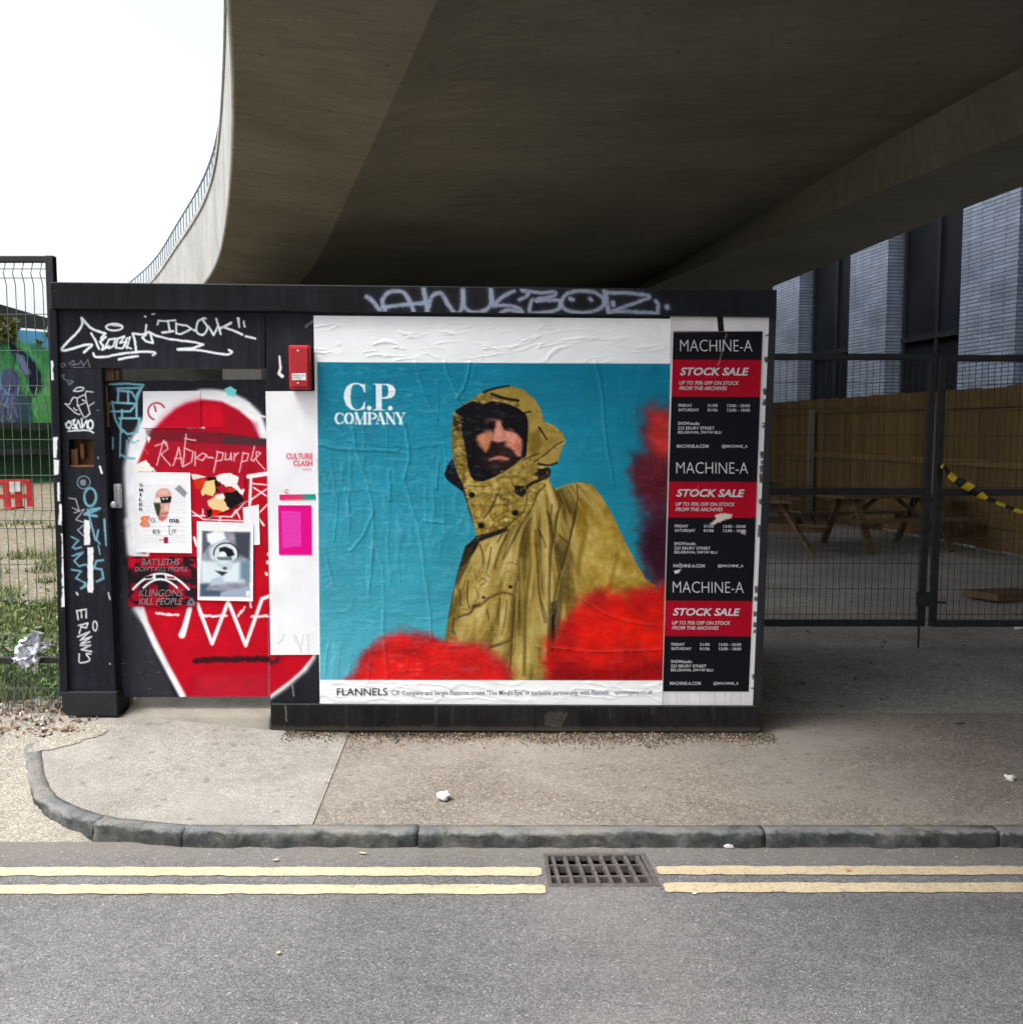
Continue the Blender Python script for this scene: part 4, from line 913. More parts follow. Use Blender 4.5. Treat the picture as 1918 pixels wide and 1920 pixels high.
def faded(c):                                  # marker and spray that has weathered unevenly
    c.line = lambda pts, wd, col, **k: _pl(c, pts, wd, col, **{**dict(rough=0.7, fade=0.4), **k})
    return c
gsk(lp, T, (90,480),(65,500),(80,530),(110,500),(90,480)); gsk(lp, T, (140,490),(180,460),(200,500),(160,500),(230,490),(250,460),(270,510),(310,450),(335,545)); gsk(lp, T, (170,520),(150,570),(230,600),(330,560)); gsk(lp, T, (190,520),(310,530),(230,560))
lp.build('lintel_face', M['sprayed_steel'], hut)
# ---- post graffiti
po = faded(Cv([(107,690.5),(190.5,690.5),(217,1296.5),(126,1296.5)], 0.0, 1.2, (30,32,39))); grime(po, 12, 0.3, 50)
po.line([(191,700),(216,1290)], 5, (24,25,30), soft=2, alpha=0.7)
T = cr(100,660,6.4); W2 = (205,210,216)
gsk(po, T, (90,290),(130,270),(120,320),(170,340),(190,390),(240,360),(200,340), w=2)
po.line(T((245,465),(290,425),(365,430),(330,465),(245,470)), 2.6, W2, curve=True)
po.line(T((140,620),(190,630),(240,545),(290,550),(380,510),(395,470),(480,480)), 2.4, W2); po.line(T((140,620),(250,720),(300,750),(320,745)), 2.2, W2); po.line(T((285,550),(290,630),(370,790),(405,770),(440,740),(415,650),(390,560),(385,515)), 2.4, W2); po.line(T((290,650),(400,600)), 2.2, W2); po.line(T((415,655),(490,605)), 2, W2); po.line(T((350,575),(385,585)), 3, W2); po.line(T((245,670),(265,700),(290,690)), 2, W2)
BR = (225,230,234)
po.line(T((150,860),(190,830),(220,870),(190,920),(160,900),(150,860)), 3.6, BR); po.line(T((225,830),(260,810),(240,860),(290,920),(230,910)), 3.4, BR); po.line(T((260,915),(300,820),(330,910)), 3.4, BR); po.line(T((340,800),(350,910),(400,820),(410,910)), 3.4, BR); po.disc(*T((445,870))[0], 6.5, 10, BR); po.disc(*T((445,870))[0], 3, 6, (37,39,46)); po.line(T((180,950),(300,940),(420,940),(480,965)), 3, BR, curve=True)
po.disc(*T((365,1565))[0], 13, 13, (120,140,155)); po.disc(*T((365,1565))[0], 11, 11, (37,39,46)); po.disc(*T((355,1565))[0], 6, 6, (140,150,160), alpha=0.8, rough=2)
CY = (115,165,185)
T2 = cr(0,900,3.0935)
t_ = np.linspace(0, 2*np.pi, 20); po.line([(169+11*math.cos(a), 932+17*math.sin(a)) for a in t_], 4.6, CY, soft=1.2)
po.line(T2((490,200),(530,170),(580,165),(500,200),(560,210)), 5, CY, soft=1); po.line(T2((510,170),(530,260),(555,350)), 4, CY, soft=1); po.line(T2((570,290),(560,350),(580,370)), 3.5, CY, soft=1); po.line(T2((605,230),(615,380)), 5, CY, soft=1, w2=3); po.line(T2((570,380),(580,430)), 3, CY)
po.line(T2((600,465),(560,470),(545,510),(590,520),(600,570),(560,590)), 4, CY, soft=1); po.line(T2((415,330),(455,350),(420,390),(440,400),(470,390)), 3.5, CY, soft=1); po.line(T2((420,440),(480,420),(430,470),(460,500),(500,490)), 3.5, CY); po.line(T2((415,520),(470,530),(440,570),(500,600),(470,630),(510,610)), 3.5, CY); po.line(T2((445,655),(450,665)), 4, (200,205,210))
po.line(T2((400,105),(440,110),(460,180),(420,160)), 2, W2, alpha=0.8); po.line(T2((430,190),(490,170),(440,230),(500,250),(450,290),(490,330)), 2, W2, alpha=0.8)
po.rect(157.5,975,168.5,1022, (228,230,232), rough=1.5); po.rect(164,1026,175,1111, (228,230,232), rough=1.5)
EW = (215,218,222)
po.line(T2((445,760),(500,750),(500,800)), 3, EW); po.line(T2((445,760),(455,810)), 3, EW); po.line(T2((470,755),(475,800)), 2.6, EW); po.line(T2((455,845),(510,830),(500,860),(470,850),(460,890)), 3, EW); po.line(T2((450,910),(520,880),(465,930),(530,910),(470,950),(520,940)), 3, EW); po.line(T2((465,960),(525,960),(470,985),(530,995)), 3, EW); po.line(T2((525,1010),(500,1010),(520,1045),(480,1060),(460,1055),(460,1010)), 3, EW, curve=True)
po.line([(178+4*math.cos(a), 1174+9*math.sin(a)) for a in t_], 2.6, EW); po.disc(206,1245,1.8,1.8,(170,175,180)); po.line([(187,875),(191,887)], 4, (230,232,235)); po.line([(203,1112),(206,1124)], 3, (190,195,200))
gsk(po, T, (520,695),(550,700)); gsk(po, T, (535,1260),(540,1280), w=3)
sk = (po.PX > 128.5) & (po.PX < 175.5) & (po.PY > 822.5) & (po.PY < 877)
po.build('post_face', M['sprayed_steel'], hut, skip=sk)
fl = Cv([(92.5,578),(105,578),(126,1296.5),(112.5,1296.5)], -0.0195, 1.2, (27,29,35)); grime(fl, 15, 0.25, 40)
for (x0,y0,x1,y1) in ((94,675,100,712),(99,820,107,858),(101,862,110,890),(108,905,113,940),(110,945,116,985),(115,1000,123,1045),(116,1048,124,1100),(116,1102,126,1138)): fl.rect(x0,y0,x1,y1,(226,228,230), rough=2.2, rs=9, seed=int(x0))
fl.build('flange_face', M['sprayed_steel'], hut)
# ---- wall strip between door and big poster
ws = Cv([(498,584),(602,585),(602,1321),(507.5,1320.5)], 0.0, 1.3, (35,37,44)); grime(ws, 21, 0.3, 60)
ws.line([(573,612),(590,600),(600,640)], 4, (150,158,170), soft=2, alpha=0.7, rough=1.5)
ws.line([(524,668),(526,690),(523,700),(529,705)], 3.6, (232,234,236), w2=7)
ws.poly([(500,1200),(604,1200),(590,1235),(575,1258),(555,1275),(535,1292),(505,1312),(500,1312)], (250,250,250), soft=6, alpha=0.95)
ws.poly([(500,1200),(600,1200),(584,1234),(566,1256),(545,1275),(505,1305)], (186,4,30), soft=3)
ws.line([(492,1242),(515,1242),(521,1236)], 9, (58,30,36), soft=2.5, alpha=0.8, rough=2); ws.line([(548,1285),(551,1305)], 2, (200,195,195), alpha=0.7, rough=1.2)
ws.mul(1+0.12*(fbm(ws.PX/20, ws.PY/40, 77)-0.5)*2)
ws.build('wall_face', M['sprayed_steel'], hut)
# ---- plinth face with drips and a scratched patch
pf = Cv([(508,1322),(1423.5,1326),(1425,1372),(508,1369.5)], -0.0295, 1.6, (31,30,30)); grime(pf, 31, 0.4, 50)
for i in range(46):
    x = random.uniform(520,1420); pf.line([(x,1324),(x+random.uniform(-1.5,1.5),1324+random.uniform(8,44))], random.uniform(1,2.6), (74,72,68), soft=1.5, alpha=random.uniform(0.2,0.6))
pf.poly([(1022,1340),(1052,1332),(1060,1342),(1046,1362),(1020,1362)], (104,98,86), soft=3, alpha=0.35, rough=7, rs=9); pf.line([(1022,1358),(1050,1362),(1064,1336)], 1.5, (150,144,130), alpha=0.4, rough=2); pf.line([(535,1324),(537,1352)], 2, (180,180,176), alpha=0.6, rough=1)
pf.poly([(508,1362),(1425,1364),(1425,1374),(508,1372)], (105,95,80), soft=4, alpha=0.45, rough=3)
pf.build('plinth_face', M['sprayed_steel'], hut)
# ================================================================== the door
DY = 0.07
door = bevel(MB().fquadbox([(203,713),(503,711),(511,1307),(224,1308)], DY+0.002, DY+0.05).build('door', M['black_paint'], hut), 0.003)
dc = Cv([(203.5,713.5),(503,711.5),(511,1306.5),(224.5,1307.5)], DY, 1.25, (35,35,43)); grime(dc, 41, 0.3, 60)
T = cr(200,680,3.84); D2 = cr(0,900,3.0935); RED = (188,4,30)
# white spray halo, then the red head, its jaw and teeth
out = T((270,1760),(215,1400),(165,1000),(160,760),(190,600),(270,450),(370,330),(520,265),(700,235),(860,245),(980,300),(1070,380),(1130,520),(1180,560))
jaw = D2((1560,400),(1560,1262),(1060,1262),(960,1080),(870,900),(800,760),(760,640))
shape = [p for p in out]+[p for p in jaw]
dc.poly(shape, (245,245,250), soft=9, alpha=1); dc.line(out, 20, (246,247,252), soft=7, curve=False)
dc.line(T((680,215),(780,215),(900,245),(1010,310),(1090,400),(1120,520)), 11, (248,248,252), soft=5, curve=True)
dc.line(T((880,290),(940,270),(1030,295)), 3.5, (235,235,240), soft=1.2); dc.line(T((1000,330),(1060,370),(1140,390)), 4, (235,235,240), soft=1.2)
red = T((300,1790),(260,1500),(235,1150),(225,900),(225,720),(290,560),(350,420),(450,330),(560,280),(700,265),(830,280),(950,340),(1040,420),(1090,520),(1100,545),(1180,560),(1180,1800))
dc.poly(red, RED, soft=4); dc.poly(D2((1560,560),(1560,1262),(1085,1262),(985,1080),(900,910),(850,800),(830,700)), RED, soft=4)
dc.poly(T((700,300),(830,300),(830,470),(600,470),(560,400)), (222,8,46), soft=6, alpha=0.6); dc.poly(T((850,320),(1080,440),(1100,560),(860,560)), (160,10,40), soft=8, alpha=0.6)
dc.line(D2((745,240),(760,420)), 15, (246,246,250), soft=6); dc.poly(D2((700,440),(820,780),(1010,1262),(700,1262)), (62,62,70), soft=8, alpha=0.55)
dc.line(D2((800,740),(900,960),(1000,1150),(1060,1262)), 9, (248,248,252), soft=3.5); dc.line(D2((790,745),(830,800)), 14, (248,248,252), soft=6, alpha=0.8)
for tooth in (((1060,890),(1100,740),(1090,760)),): dc.line(D2(*tooth), 9, (250,248,250), soft=2.5, w2=6)
dc.line(D2((1055,900),(1075,850),(1105,745)), 13, (250,248,250), soft=2.5, w2=6)
dc.line(D2((1145,720),(1230,950),(1325,700)), 7, (250,248,250), soft=2); dc.line(D2((1330,720),(1425,960),(1520,690),(1560,675)), 7, (250,248,250), soft=2, curve=False)
for p in (((905,770),(960,780),(1035,785)),((1160,785),(1230,790),(1310,788)),((1380,790),(1420,740)),((1460,790),(1560,792)),((1450,710),(1455,740))): dc.line(D2(*p), 4.5, (245,225,225), soft=0.8, rough=2.2)
dc.line(D2((1130,1050),(1250,1042),(1560,1040)), 11, (50,18,26), soft=2, rough=3, alpha=0.92)
dc.poly(D2((1150,1130),(1560,1130),(1560,1262),(1120,1262)), (172,60,70), soft=10, alpha=0.35, rough=4, rs=20)
# taped seam, scratched words, torn remains
dc.poly(T((280,480),(830,500),(1150,548),(1150,610),(830,590),(290,560)), (60,40,46), soft=3, alpha=0.55, rough=2); dc.line(T((860,560),(1150,575)), 13, (60,52,56), soft=3, alpha=0.8)
dc.poly(T((300,560),(1150,600),(1150,780),(300,770)), (160,22,44), soft=5, alpha=0.7)
dc.line(T((262,470),(640,475),(830,470)), 1.5, (60,10,20), alpha=0.6); dc.line(T((470,440),(510,410),(490,455),(560,465),(700,470)), 3, (246,230,232), rough=1.5)
PK = (240,190,196)
def sc(*p, w=2.2): dc.line(T(*p), w, PK, soft=0.8, rough=0.8)
sc((360,740),(410,560),(430,600)); sc((350,600),(430,570),(440,620),(390,660),(460,740)); sc((480,740),(520,610),(545,745)); sc((490,690),(540,690)); sc((572,515),(562,610),(550,748)); sc((558,612),(622,640),(612,715),(552,746)); sc((640,640),(634,742)); sc((640,690),(690,650),(720,665),(690,705),(655,690)); sc((725,680),(765,685),w=3); sc((800,640),(770,790)); sc((790,640),(840,650),(830,700),(790,710)); sc((858,650),(852,698),(884,696),(896,650),(898,702)); sc((922,652),(918,706)); sc((920,672),(948,650)); sc((985,645),(952,800)); sc((980,652),(1022,655),(1012,705),(972,712)); sc((1065,600),(1040,700),(1060,710)); sc((1060,700),(1110,650),(1080,640),(1075,700),(1140,770)); sc((560,545),(640,560))
for p in (((290,520),(320,540),(300,580)),((270,620),(300,660)),((190,770),(260,710),(300,740),(340,770)),((400,570),(430,590))): dc.poly(T(*p), (246,244,240), rough=2)
dc.poly(T((165,785),(200,740),(280,700),(340,760),(360,785)), (248,246,238), rough=2.5)
WL = (248,240,242)
def wl_(*p, w=2.6): dc.line(T(*p), w, WL, soft=0.9, rough=0.6)
wl_((600,1060),(700,1130),(1000,1140)); wl_((610,1100),(900,1110),(1000,1000)); wl_((700,1010),(690,1100)); wl_((900,1110),(930,1060),(960,1120)); wl_((1020,820),(1150,800), w=8); wl_((1040,820),(1030,1030), w=5); wl_((1060,900),(1150,960)); wl_((1020,1000),(1150,910)); wl_((1050,870),(1150,880)); wl_((1080,1100),(1130,1170), w=4); wl_((1100,1080),(1160,1020)); wl_((820,1110),(810,1150)); wl_((640,1290),(630,1260),(650,1320), w=5); wl_((200,1385),(290,1390),(300,1360), w=7)
for p in ((1160,1440),(1165,1380),(1150,1520)): dc.disc(*T(p)[0], 3, 4, (240,225,190), rough=1.5)
# pale blue tag on the dark edge of the door
LB = (128,190,205)
def lb(*p, w=4.0, a=1): dc.line(T(*p), w, LB, soft=1.1, alpha=a, rough=0.4)
lb((10,155),(150,150),(265,160),(215,230)); lb((75,185),(250,180),(215,270),(180,210),(80,200)); lb((85,190),(80,290)); lb((155,200),(155,290)); lb((215,240),(215,400)); lb((40,285),(215,295),(170,350),(30,350)); lb((40,280),(60,400),(110,500)); lb((110,340),(110,400)); lb((90,400),(240,400)); lb((100,400),(100,470),(150,515),(220,500),(235,410)); lb((100,500),(95,680), w=3); lb((45,540),(45,620), w=3); lb((145,560),(145,630), w=2.5); lb((160,540),(190,580),(230,560), w=2.5); lb((100,660),(140,685),(200,690), w=4); lb((20,290),(15,350), w=4)
dc.poly(T((845,190),(890,170),(935,195),(925,245),(870,235)), (120,225,220), rough=1)
dc.line(T((200,125),(400,115),(640,125)), 3, (150,140,120), soft=1, alpha=0.6, rough=2)
for i in range(60):
    x, y = random.uniform(225,300), random.uniform(960,1300); dc.disc(x, y, random.uniform(0.6,1.5), random.uniform(0.6,1.5), (150,150,160), alpha=random.uniform(0.2,0.7))
dc.mul(1+0.10*(fbm(dc.PX/26, dc.PY/26, 87)-0.5)*2)
dcf = dc.build('door_face', M['sprayed_steel'], door)
simple('zinc', (0.42, 0.43, 0.44), 0.4, 0.15, 20, 0.1, 0.4)
lk = bevel(MB().fbox(211.5,907,227.5,953,DY-0.03,DY-0.002).build('door_lock', M['zinc'], door), 0.008, 3)
for r in range(6):
    for c_ in range(2):
        x0 = 214.5+c_*6.0; y0 = 911+r*4.6; bevel(MB().fbox(x0, y0, x0+4, y0+3, DY-0.036, DY-0.028).build('button', M['zinc'], lk), 0.001, 1)
kx, kz = fp(219.5, 945, DY); MB().tube([(float(kx), DY-0.03, float(kz)), (float(kx), DY-0.055, float(kz)), (float(kx), DY-0.06, float(kz))], [0.019,0.018,0.010], 14).build('knob', M['zinc'], lk)
# ================================================================== sheets pasted on the door
def sheet(name, quad, Y, label, base, fn, step=1.1, cat='poster', mat='poster_paper', wr=0.0, seed=1, group=None):
    c = Cv(quad, Y, step, base); fn(c)
    c.d = 0.0006+wr*(fbm(c.PX/30, c.PY/30, seed, 4)) + 0.0012*np.clip(1-np.minimum(np.minimum(c.U,1-c.U), np.minimum(c.V,1-c.V))*25, 0, 1)*fbm(c.PX/12, c.PY/12, seed+4)
    c.mul(1-0.05*fbm(c.PX/40, c.PY/40, seed+9))
    o = c.build(name, M[mat]); tag(o, label, cat, group)
    return o
E = cr(240,870,6.85)
def p_peace(c):
    T = cr(200,680,3.84)
    t = np.linspace(0.6*np.pi, 1.85*np.pi, 16); c.line([(T((360,350))[0][0]+16*math.cos(a), T((360,350))[0][1]+16*math.sin(a)) for a in t], 3, (185,40,70), soft=1)
    c.line(T((345,310),(355,350)), 3, (185,40,70), soft=1)
    c.poly(T((345,470),(400,390),(480,330),(560,285),(700,250),(700,470)), (238,150,165), soft=10); c.poly(T((340,480),(420,400),(500,330),(580,290),(700,265),(700,480)), (196,12,42), soft=5)
sheet('paper_sheet', T((262,205),(675,203),(680,470),(262,470)), DY-0.003, 'white paper sheet at the top of the door, half oversprayed with red', (246,246,250), p_peace, cat='paper')
def p_smiler(c):
    for i in range(26):
        y = 280+i*29; x0 = 200; 
        if 620 < y < 920 and i % 2: continue
        c.line(E((x0+10*(i%3), y),(730+10*(i%2), y)), 1.2, (205,206,214), alpha=0.75, rough=0.8)
    c.poly(E((350,430),(360,370),(400,325),(450,310),(510,320),(550,360),(560,420),(540,500),(530,560),(520,640),(505,700),(450,730),(400,720),(370,650),(345,580),(335,500)), (214,160,146), soft=1.2)
    c.poly(E((380,360),(450,320),(520,340),(530,400),(400,400)), (234,182,168), soft=3); c.poly(E((330,500),(410,500),(420,560),(400,680),(370,650)), (52,62,44), soft=1.5)
    c.poly(E((345,440),(415,430),(420,490),(350,495)), (228,232,230), soft=1); c.poly(E((412,428),(560,415),(550,495),(430,505)), (24,24,28)); c.disc(*E((455,448))[0], 2, 2, (220,220,220)); c.disc(*E((500,445))[0], 2, 2, (200,200,200))
    c.poly(E((470,530),(520,520),(515,600),(470,600)), (232,196,186), soft=2); c.line(E((430,640),(510,630)), 2.5, (150,90,86), soft=1); c.poly(E((390,670),(500,680),(450,735),(400,720)), (206,104,104), soft=2)
    c.poly(E((600,320),(660,265),(760,370),(725,430)), (152,154,164)); 
    for k in range(4): c.line(E((615+18*k, 330-14*k),(725+10*k, 420-18*k)), 0.8, (120,122,132), alpha=0.7)
    c.rect(*E((460,940))[0], *E((515,1018))[0], (160,14,66)); c.line(E((405,975),(450,975)), 1.6, (190,60,90))
    c.line(E((530,800),(530,900),(560,905)), 1.4, (90,120,140)); c.line(E((515,795),(555,795)), 1.2, (90,120,140))
sm_ = sheet('flyer', E((80,100),(800,112),(822,1145),(92,1135)), DY-0.004, 'white flyer with a masked bald head and a red number nine on the door', (246,247,250), p_smiler)
lt = Letters(DY-0.0075)
for i, ch in enumerate('SMILER'): lt.add(ch, 240+(142 if ch not in 'I' else 150)/6.85, 240+(190 if ch not in 'I' else 170)/6.85, 870+(250+62*i)/6.85, 870+(290+62*i)/6.85, 0.01)
lt.add('ES', *[240+x/6.85 for x in (320,410)], 870+842/6.85, 870+892/6.85); lt.add('O', 240+285/6.85, 240+345/6.85, 870+695/6.85, 870+750/6.85); lt.add('ma', 240+530/6.85, 240+655/6.85, 870+705/6.85, 870+752/6.85, 0.02); lt.add('IT', 240+565/6.85, 240+620/6.85, 870+840/6.85, 870+890/6.85)
lt.build(M['ink_black'], sm_); l9 = Letters(DY-0.0078); l9.add('g', 240+150/6.85, 240+275/6.85, 870+665/6.85, 870+805/6.85, 0.03); l9.build(M['ink_orange'], sm_, 'numeral')
def p_collage(c):
    c.c[:] = np.array((178,20,48))/255
    c.poly(E((800,120),(900,130),(1010,160),(900,190),(830,200)), (228,228,226), rough=1.5); c.poly(E((850,200),(930,170),(1000,200),(990,280),(900,330),(840,280)), (214,52,24), rough=2, rs=5); c.poly(E((1010,165),(1120,170),(1160,250),(1250,240),(1130,300),(1180,360),(1120,360)), (20,16,16), rough=2)
    c.poly(E((1120,160),(1200,120),(1330,110),(1420,180),(1400,260),(1450,330),(1500,310),(1490,400),(1420,360),(1330,290),(1250,290),(1150,200)), (244,240,238), rough=3, rs=5); c.poly(E((1000,220),(1110,200),(1130,330),(1090,420),(1000,380),(950,420),(940,350)), (238,212,140), rough=1.5)
    c.poly(E((1240,370),(1400,340),(1500,460),(1400,540),(1300,570),(1240,490)), (22,18,18), rough=2); c.poly(E((1280,310),(1370,310),(1380,350),(1300,360)), (206,54,36), rough=1.5); c.poly(E((1030,470),(1140,400),(1240,400),(1240,480),(1300,580),(1200,620),(1080,590),(1030,530)), (240,206,150), rough=1.8)
    c.poly(E((1120,400),(1220,380),(1250,440),(1150,460)), (250,238,220), rough=1); c.poly(E((1000,580),(1080,590),(1080,680),(1030,690)), (24,18,16), rough=1.5); c.poly(E((1100,580),(1230,610),(1200,660),(1060,700)), (222,30,14), rough=1.8); c.poly(E((1040,690),(1200,650),(1300,600),(1060,710)), (236,140,60), rough=1)
    c.line(E((1000,720),(1250,620),(1510,490)), 2.4, (248,240,240), rough=0.6)
sheet('torn_collage', E((812,130),(1500,110),(1495,490),(1010,712)), DY-0.0035, 'torn red and cream paper collage scrap on the door', (178,20,48), p_collage, cat='collage')
def p_bw(c):
    a, b, d, e = E((955,860),(1568,875),(1560,1705),(925,1700))
    c.poly([a,b,d,e], lambda X, Y: np.stack([120+60*fbm(X/14, Y/9, 3)]*2+[135+60*fbm(X/14, Y/9, 3)], -1)); 
    c.poly(E((955,860),(1100,870),(1080,1000),(960,1160)), (92,96,110), soft=2); c.poly(E((1370,880),(1568,880),(1560,1230),(1400,1150)), (66,72,84), soft=4)
    c.poly(E((1010,900),(1120,860),(1230,870),(1260,960),(1180,1000),(1080,1040),(1020,990)), (246,250,250), soft=3); c.poly(E((1040,1100),(1150,990),(1280,980),(1380,1080),(1400,1200),(1330,1270),(1200,1270),(1060,1220)), (206,222,230), soft=3)
    t = np.linspace(0.5*np.pi, 2.1*np.pi, 22); q = E((1260,1150))[0]; c.line([(q[0]+19*math.cos(a_), q[1]+16*math.sin(a_)) for a_ in t], 4, (226,234,240), soft=1.2); c.line([(q[0]+23*math.cos(a_), q[1]+20*math.sin(a_)) for a_ in t[6:]], 2.4, (40,46,56), soft=1.2)
    c.poly(E((1170,1080),(1250,1060),(1340,1100),(1370,1170),(1290,1200),(1240,1140),(1180,1150)), (26,30,42), soft=1); c.disc(*E((1215,1165))[0], 7, 6, (240,244,246), soft=1); c.poly(E((1140,1195),(1330,1190),(1340,1240),(1160,1235)), (110,124,140), soft=1)
    c.poly(E((935,1240),(1100,1250),(1350,1270),(1500,1240),(1480,1400),(1500,1520),(940,1530)), (222,236,244), soft=5); c.poly(E((1120,1370),(1280,1390),(1210,1440)), (40,50,64), soft=1.5); c.disc(*E((1245,1340))[0], 4, 3, (50,60,72), soft=1)
    c.poly(E((1070,1480),(1200,1440),(1260,1540),(1060,1560)), (182,204,222), soft=3); c.poly(E((930,1540),(1040,1540),(1000,1620),(1260,1630),(1180,1700),(925,1700)), (74,94,112), soft=3); c.poly(E((1200,1640),(1560,1570),(1560,1705),(1180,1700)), (160,176,198), soft=3)
    c.poly(E((1440,1250),(1560,1230),(1560,1500),(1440,1480)), (110,140,160), soft=6); c.rect(*E((1515,1630))[0], *E((1560,1700))[0], (240,242,246))
    for k in range(5): c.line(E((1120+20*k,1285+14*k),(1350-8*k,1300+14*k)), 1, (150,170,184), alpha=0.6, rough=0.8)
sheet('flyer', E((885,735),(1610,760),(1605,1765),(895,1748)), DY-0.0055, 'white bordered flyer with a blurred blue-grey photograph on the door', (246,247,250), p_bw)
sheet('paper_sheet', E((1475,560),(1680,520),(1695,1035),(1500,1045)), DY-0.0025, 'blank white paper scrap tucked behind the grey photograph flyer', (246,246,250), lambda c: None, cat='paper')
def p_red(c):
    n = fbm(c.PX/16, c.PY/10, 5, 4); k = sm(0.44, 0.56, n)[...,None]; c.c[:] = (np.array((34,26,32))*(1-k)+np.array((176,12,42))*k)/255
    c.poly(E((0,1340),(880,1440),(880,1540),(0,1560)), (26,26,30), soft=10, alpha=0.7); c.poly(E((20,1220),(110,1210),(80,1330),(20,1330)), (206,14,48), soft=2)
    W = (238,238,240)
    def arc(x0, xm, x1, y0, ym, w, w2):
        t = np.linspace(0, 1, 24); c.line(E(*[((1-u)**2*x0+2*u*(1-u)*xm+u*u*x1, (1-u)**2*y0+2*u*(1-u)*ym+u*u*y0) for u in t]), w, W, soft=0.8)
    arc(65, 420, 780, 1610, 1210, 4.2, 2); arc(200, 410, 630, 1590, 1370, 4.0, 2)
    c.poly(E((230,1440),(330,1420),(320,1480),(220,1490)), W); c.poly(E((470,1420),(600,1450),(620,1490),(480,1480)), W); c.poly(E((320,1410),(360,1400),(360,1480),(320,1480)), W)
    c.poly(E((225,1445),(320,1430),(310,1465),(225,1475)), (30,28,32)); c.poly(E((360,1425),(465,1425),(465,1460),(355,1460)), (30,28,32)); c.poly(E((500,1440),(590,1450),(600,1475),(500,1470)), (150,60,76))
    c.poly(E((760,1780),(815,1710),(865,1780),(845,1825),(775,1825)), (118,120,128)); c.disc(*E((813,1775))[0], 2.5, 2.5, (44,44,50))
rd = sheet('flyer', E((0,1185),(880,1190),(882,1840),(0,1832)), DY-0.005, 'black and red flyer with a white double arc low on the door', (40,30,34), p_red)
lt = Letters(DY-0.0085)
lt.add("BAT'LETHS", *[240+x/6.85 for x in (180,665)], 870+1215/6.85, 870+1300/6.85, 0.01, 0.15); lt.add("DON'T KILL PEOPLE", *[240+x/6.85 for x in (90,770)], 870+1318/6.85, 870+1380/6.85, 0.01, 0.15)
lt.add('KLINGONS', *[240+x/6.85 for x in (140,705)], 870+1612/6.85, 870+1702/6.85, 0.0, 0.2); lt.add('KILL PEOPLE', *[240+x/6.85 for x in (140,705)], 870+1722/6.85, 870+1810/6.85, 0.01, 0.2)
simple('ink_metal', (0.20, 0.17, 0.18), 0.5, 0.35, 30); lt.build(M['ink_metal'], rd)
# ================================================================== strip beside the door: white sheet, pink flyer, alarm box
def p_white(c): 
    c.c *= (0.97+0.05*fbm(c.PX/25, c.PY/60, 3))[...,None]
    for i in range(5): c.line([(random.uniform(515,590), 1190),(random.uniform(515,590), random.uniform(1205,1226))], 1, (120,118,118), alpha=0.5, rough=1)
wsheet = sheet('poster', [(498,733.5),(590.5,733),(600,1227.5),(507.5,1228)], -0.002, 'tall white poster strip between the door and the big poster', (244,245,249), p_white, step=1.6, wr=0.0015, mat='gloss_paper')
S = cr(480,620,4.0)
lt = Letters(-0.0058); lt.add('CULTURE', 480+226/4, 480+424/4, 620+918/4, 620+962/4, 0.025); lt.add('CLASH', 480+278/4, 480+422/4, 620+972/4, 620+1014/4, 0.025); lt.add('FESTIVAL', 480+350/4, 480+420/4, 620+1034/4, 620+1046/4, 0.02); lt.build(M['ink_pink'], wsheet)
def p_strip(c):
    k = ((c.PX-524)/68)[...,None]; k1 = sm(0.55,0.8,k); c.c[:] = ((np.array((226,32,128))*(1-k)+np.array((226,90,80))*k)*(1-k1)+np.array((30,160,140))*k1)/255
sheet('colour_strip', [(524,927.5),(591.5,926.5),(592,936),(524.5,937.5)], -0.0052, 'thin pink to green colour strip printed label on the white poster', (226,32,128), p_strip, cat='label')
lt2 = Letters(-0.0058); lt2.add('C', 533.5,541,917,925.5,0.03); lt2.build(M['ink_pink'], wsheet, 'emblem')
def p_pink(c):
    c.poly(S((192,1352),(335,1358),(338,1618),(200,1628)), (236,70,186), soft=1, rough=0.8)
    for i in range(16): c.line(S((205,1370+16*i),(325,1374+16*i)), 1.4, (214,30,150), alpha=0.8, rough=1)
sheet('flyer', S((166,1310),(415,1310),(418,1682),(172,1682)), -0.0048, 'bright magenta flyer with a paler text block on the white poster', (228,8,140), p_pink)
simple('alarm_red', (0.42, 0.012, 0.022), 0.3, 0.12, 5, 0.05); simple('chrome', (0.6,0.6,0.62), 0.3, 0.1, 10, 0.0, 0.7)
ab = thing('alarm_box', 'red alarm box with a small white label beside the big poster', 'alarm box', (float(fp(562,730)[0]), -0.03, float(fp(562,730)[1])))
bevel(MB().fbox(540.5,646.5,582,729.5,-0.062,-0.001).build('housing', M['alarm_red'], ab), 0.010, 3); bevel(MB().fbox(544,651,578,725,-0.070,-0.0625).build('cover', M['alarm_red'], ab), 0.006, 3)
ab2 = MB().fbox(547.5,699.5,573.5,712.5,-0.0715,-0.0705).build('label_plate', M['white_plastic'], ab); lt = Letters(-0.0722); lt.add('INTRUDER ALARM', 549.5,571,702,705.5); lt.add('24 HOUR', 549.5,565,707,710); lt.build(M['ink_grey'], ab2)
for (x,y) in ((559,657),(559,718)):
    xx, zz = fp(x, y, -0.07); MB().tube([(float(xx),-0.070,float(zz)),(float(xx),-0.074,float(zz))], 0.006, 8).build('screw', M['chrome'], ab)
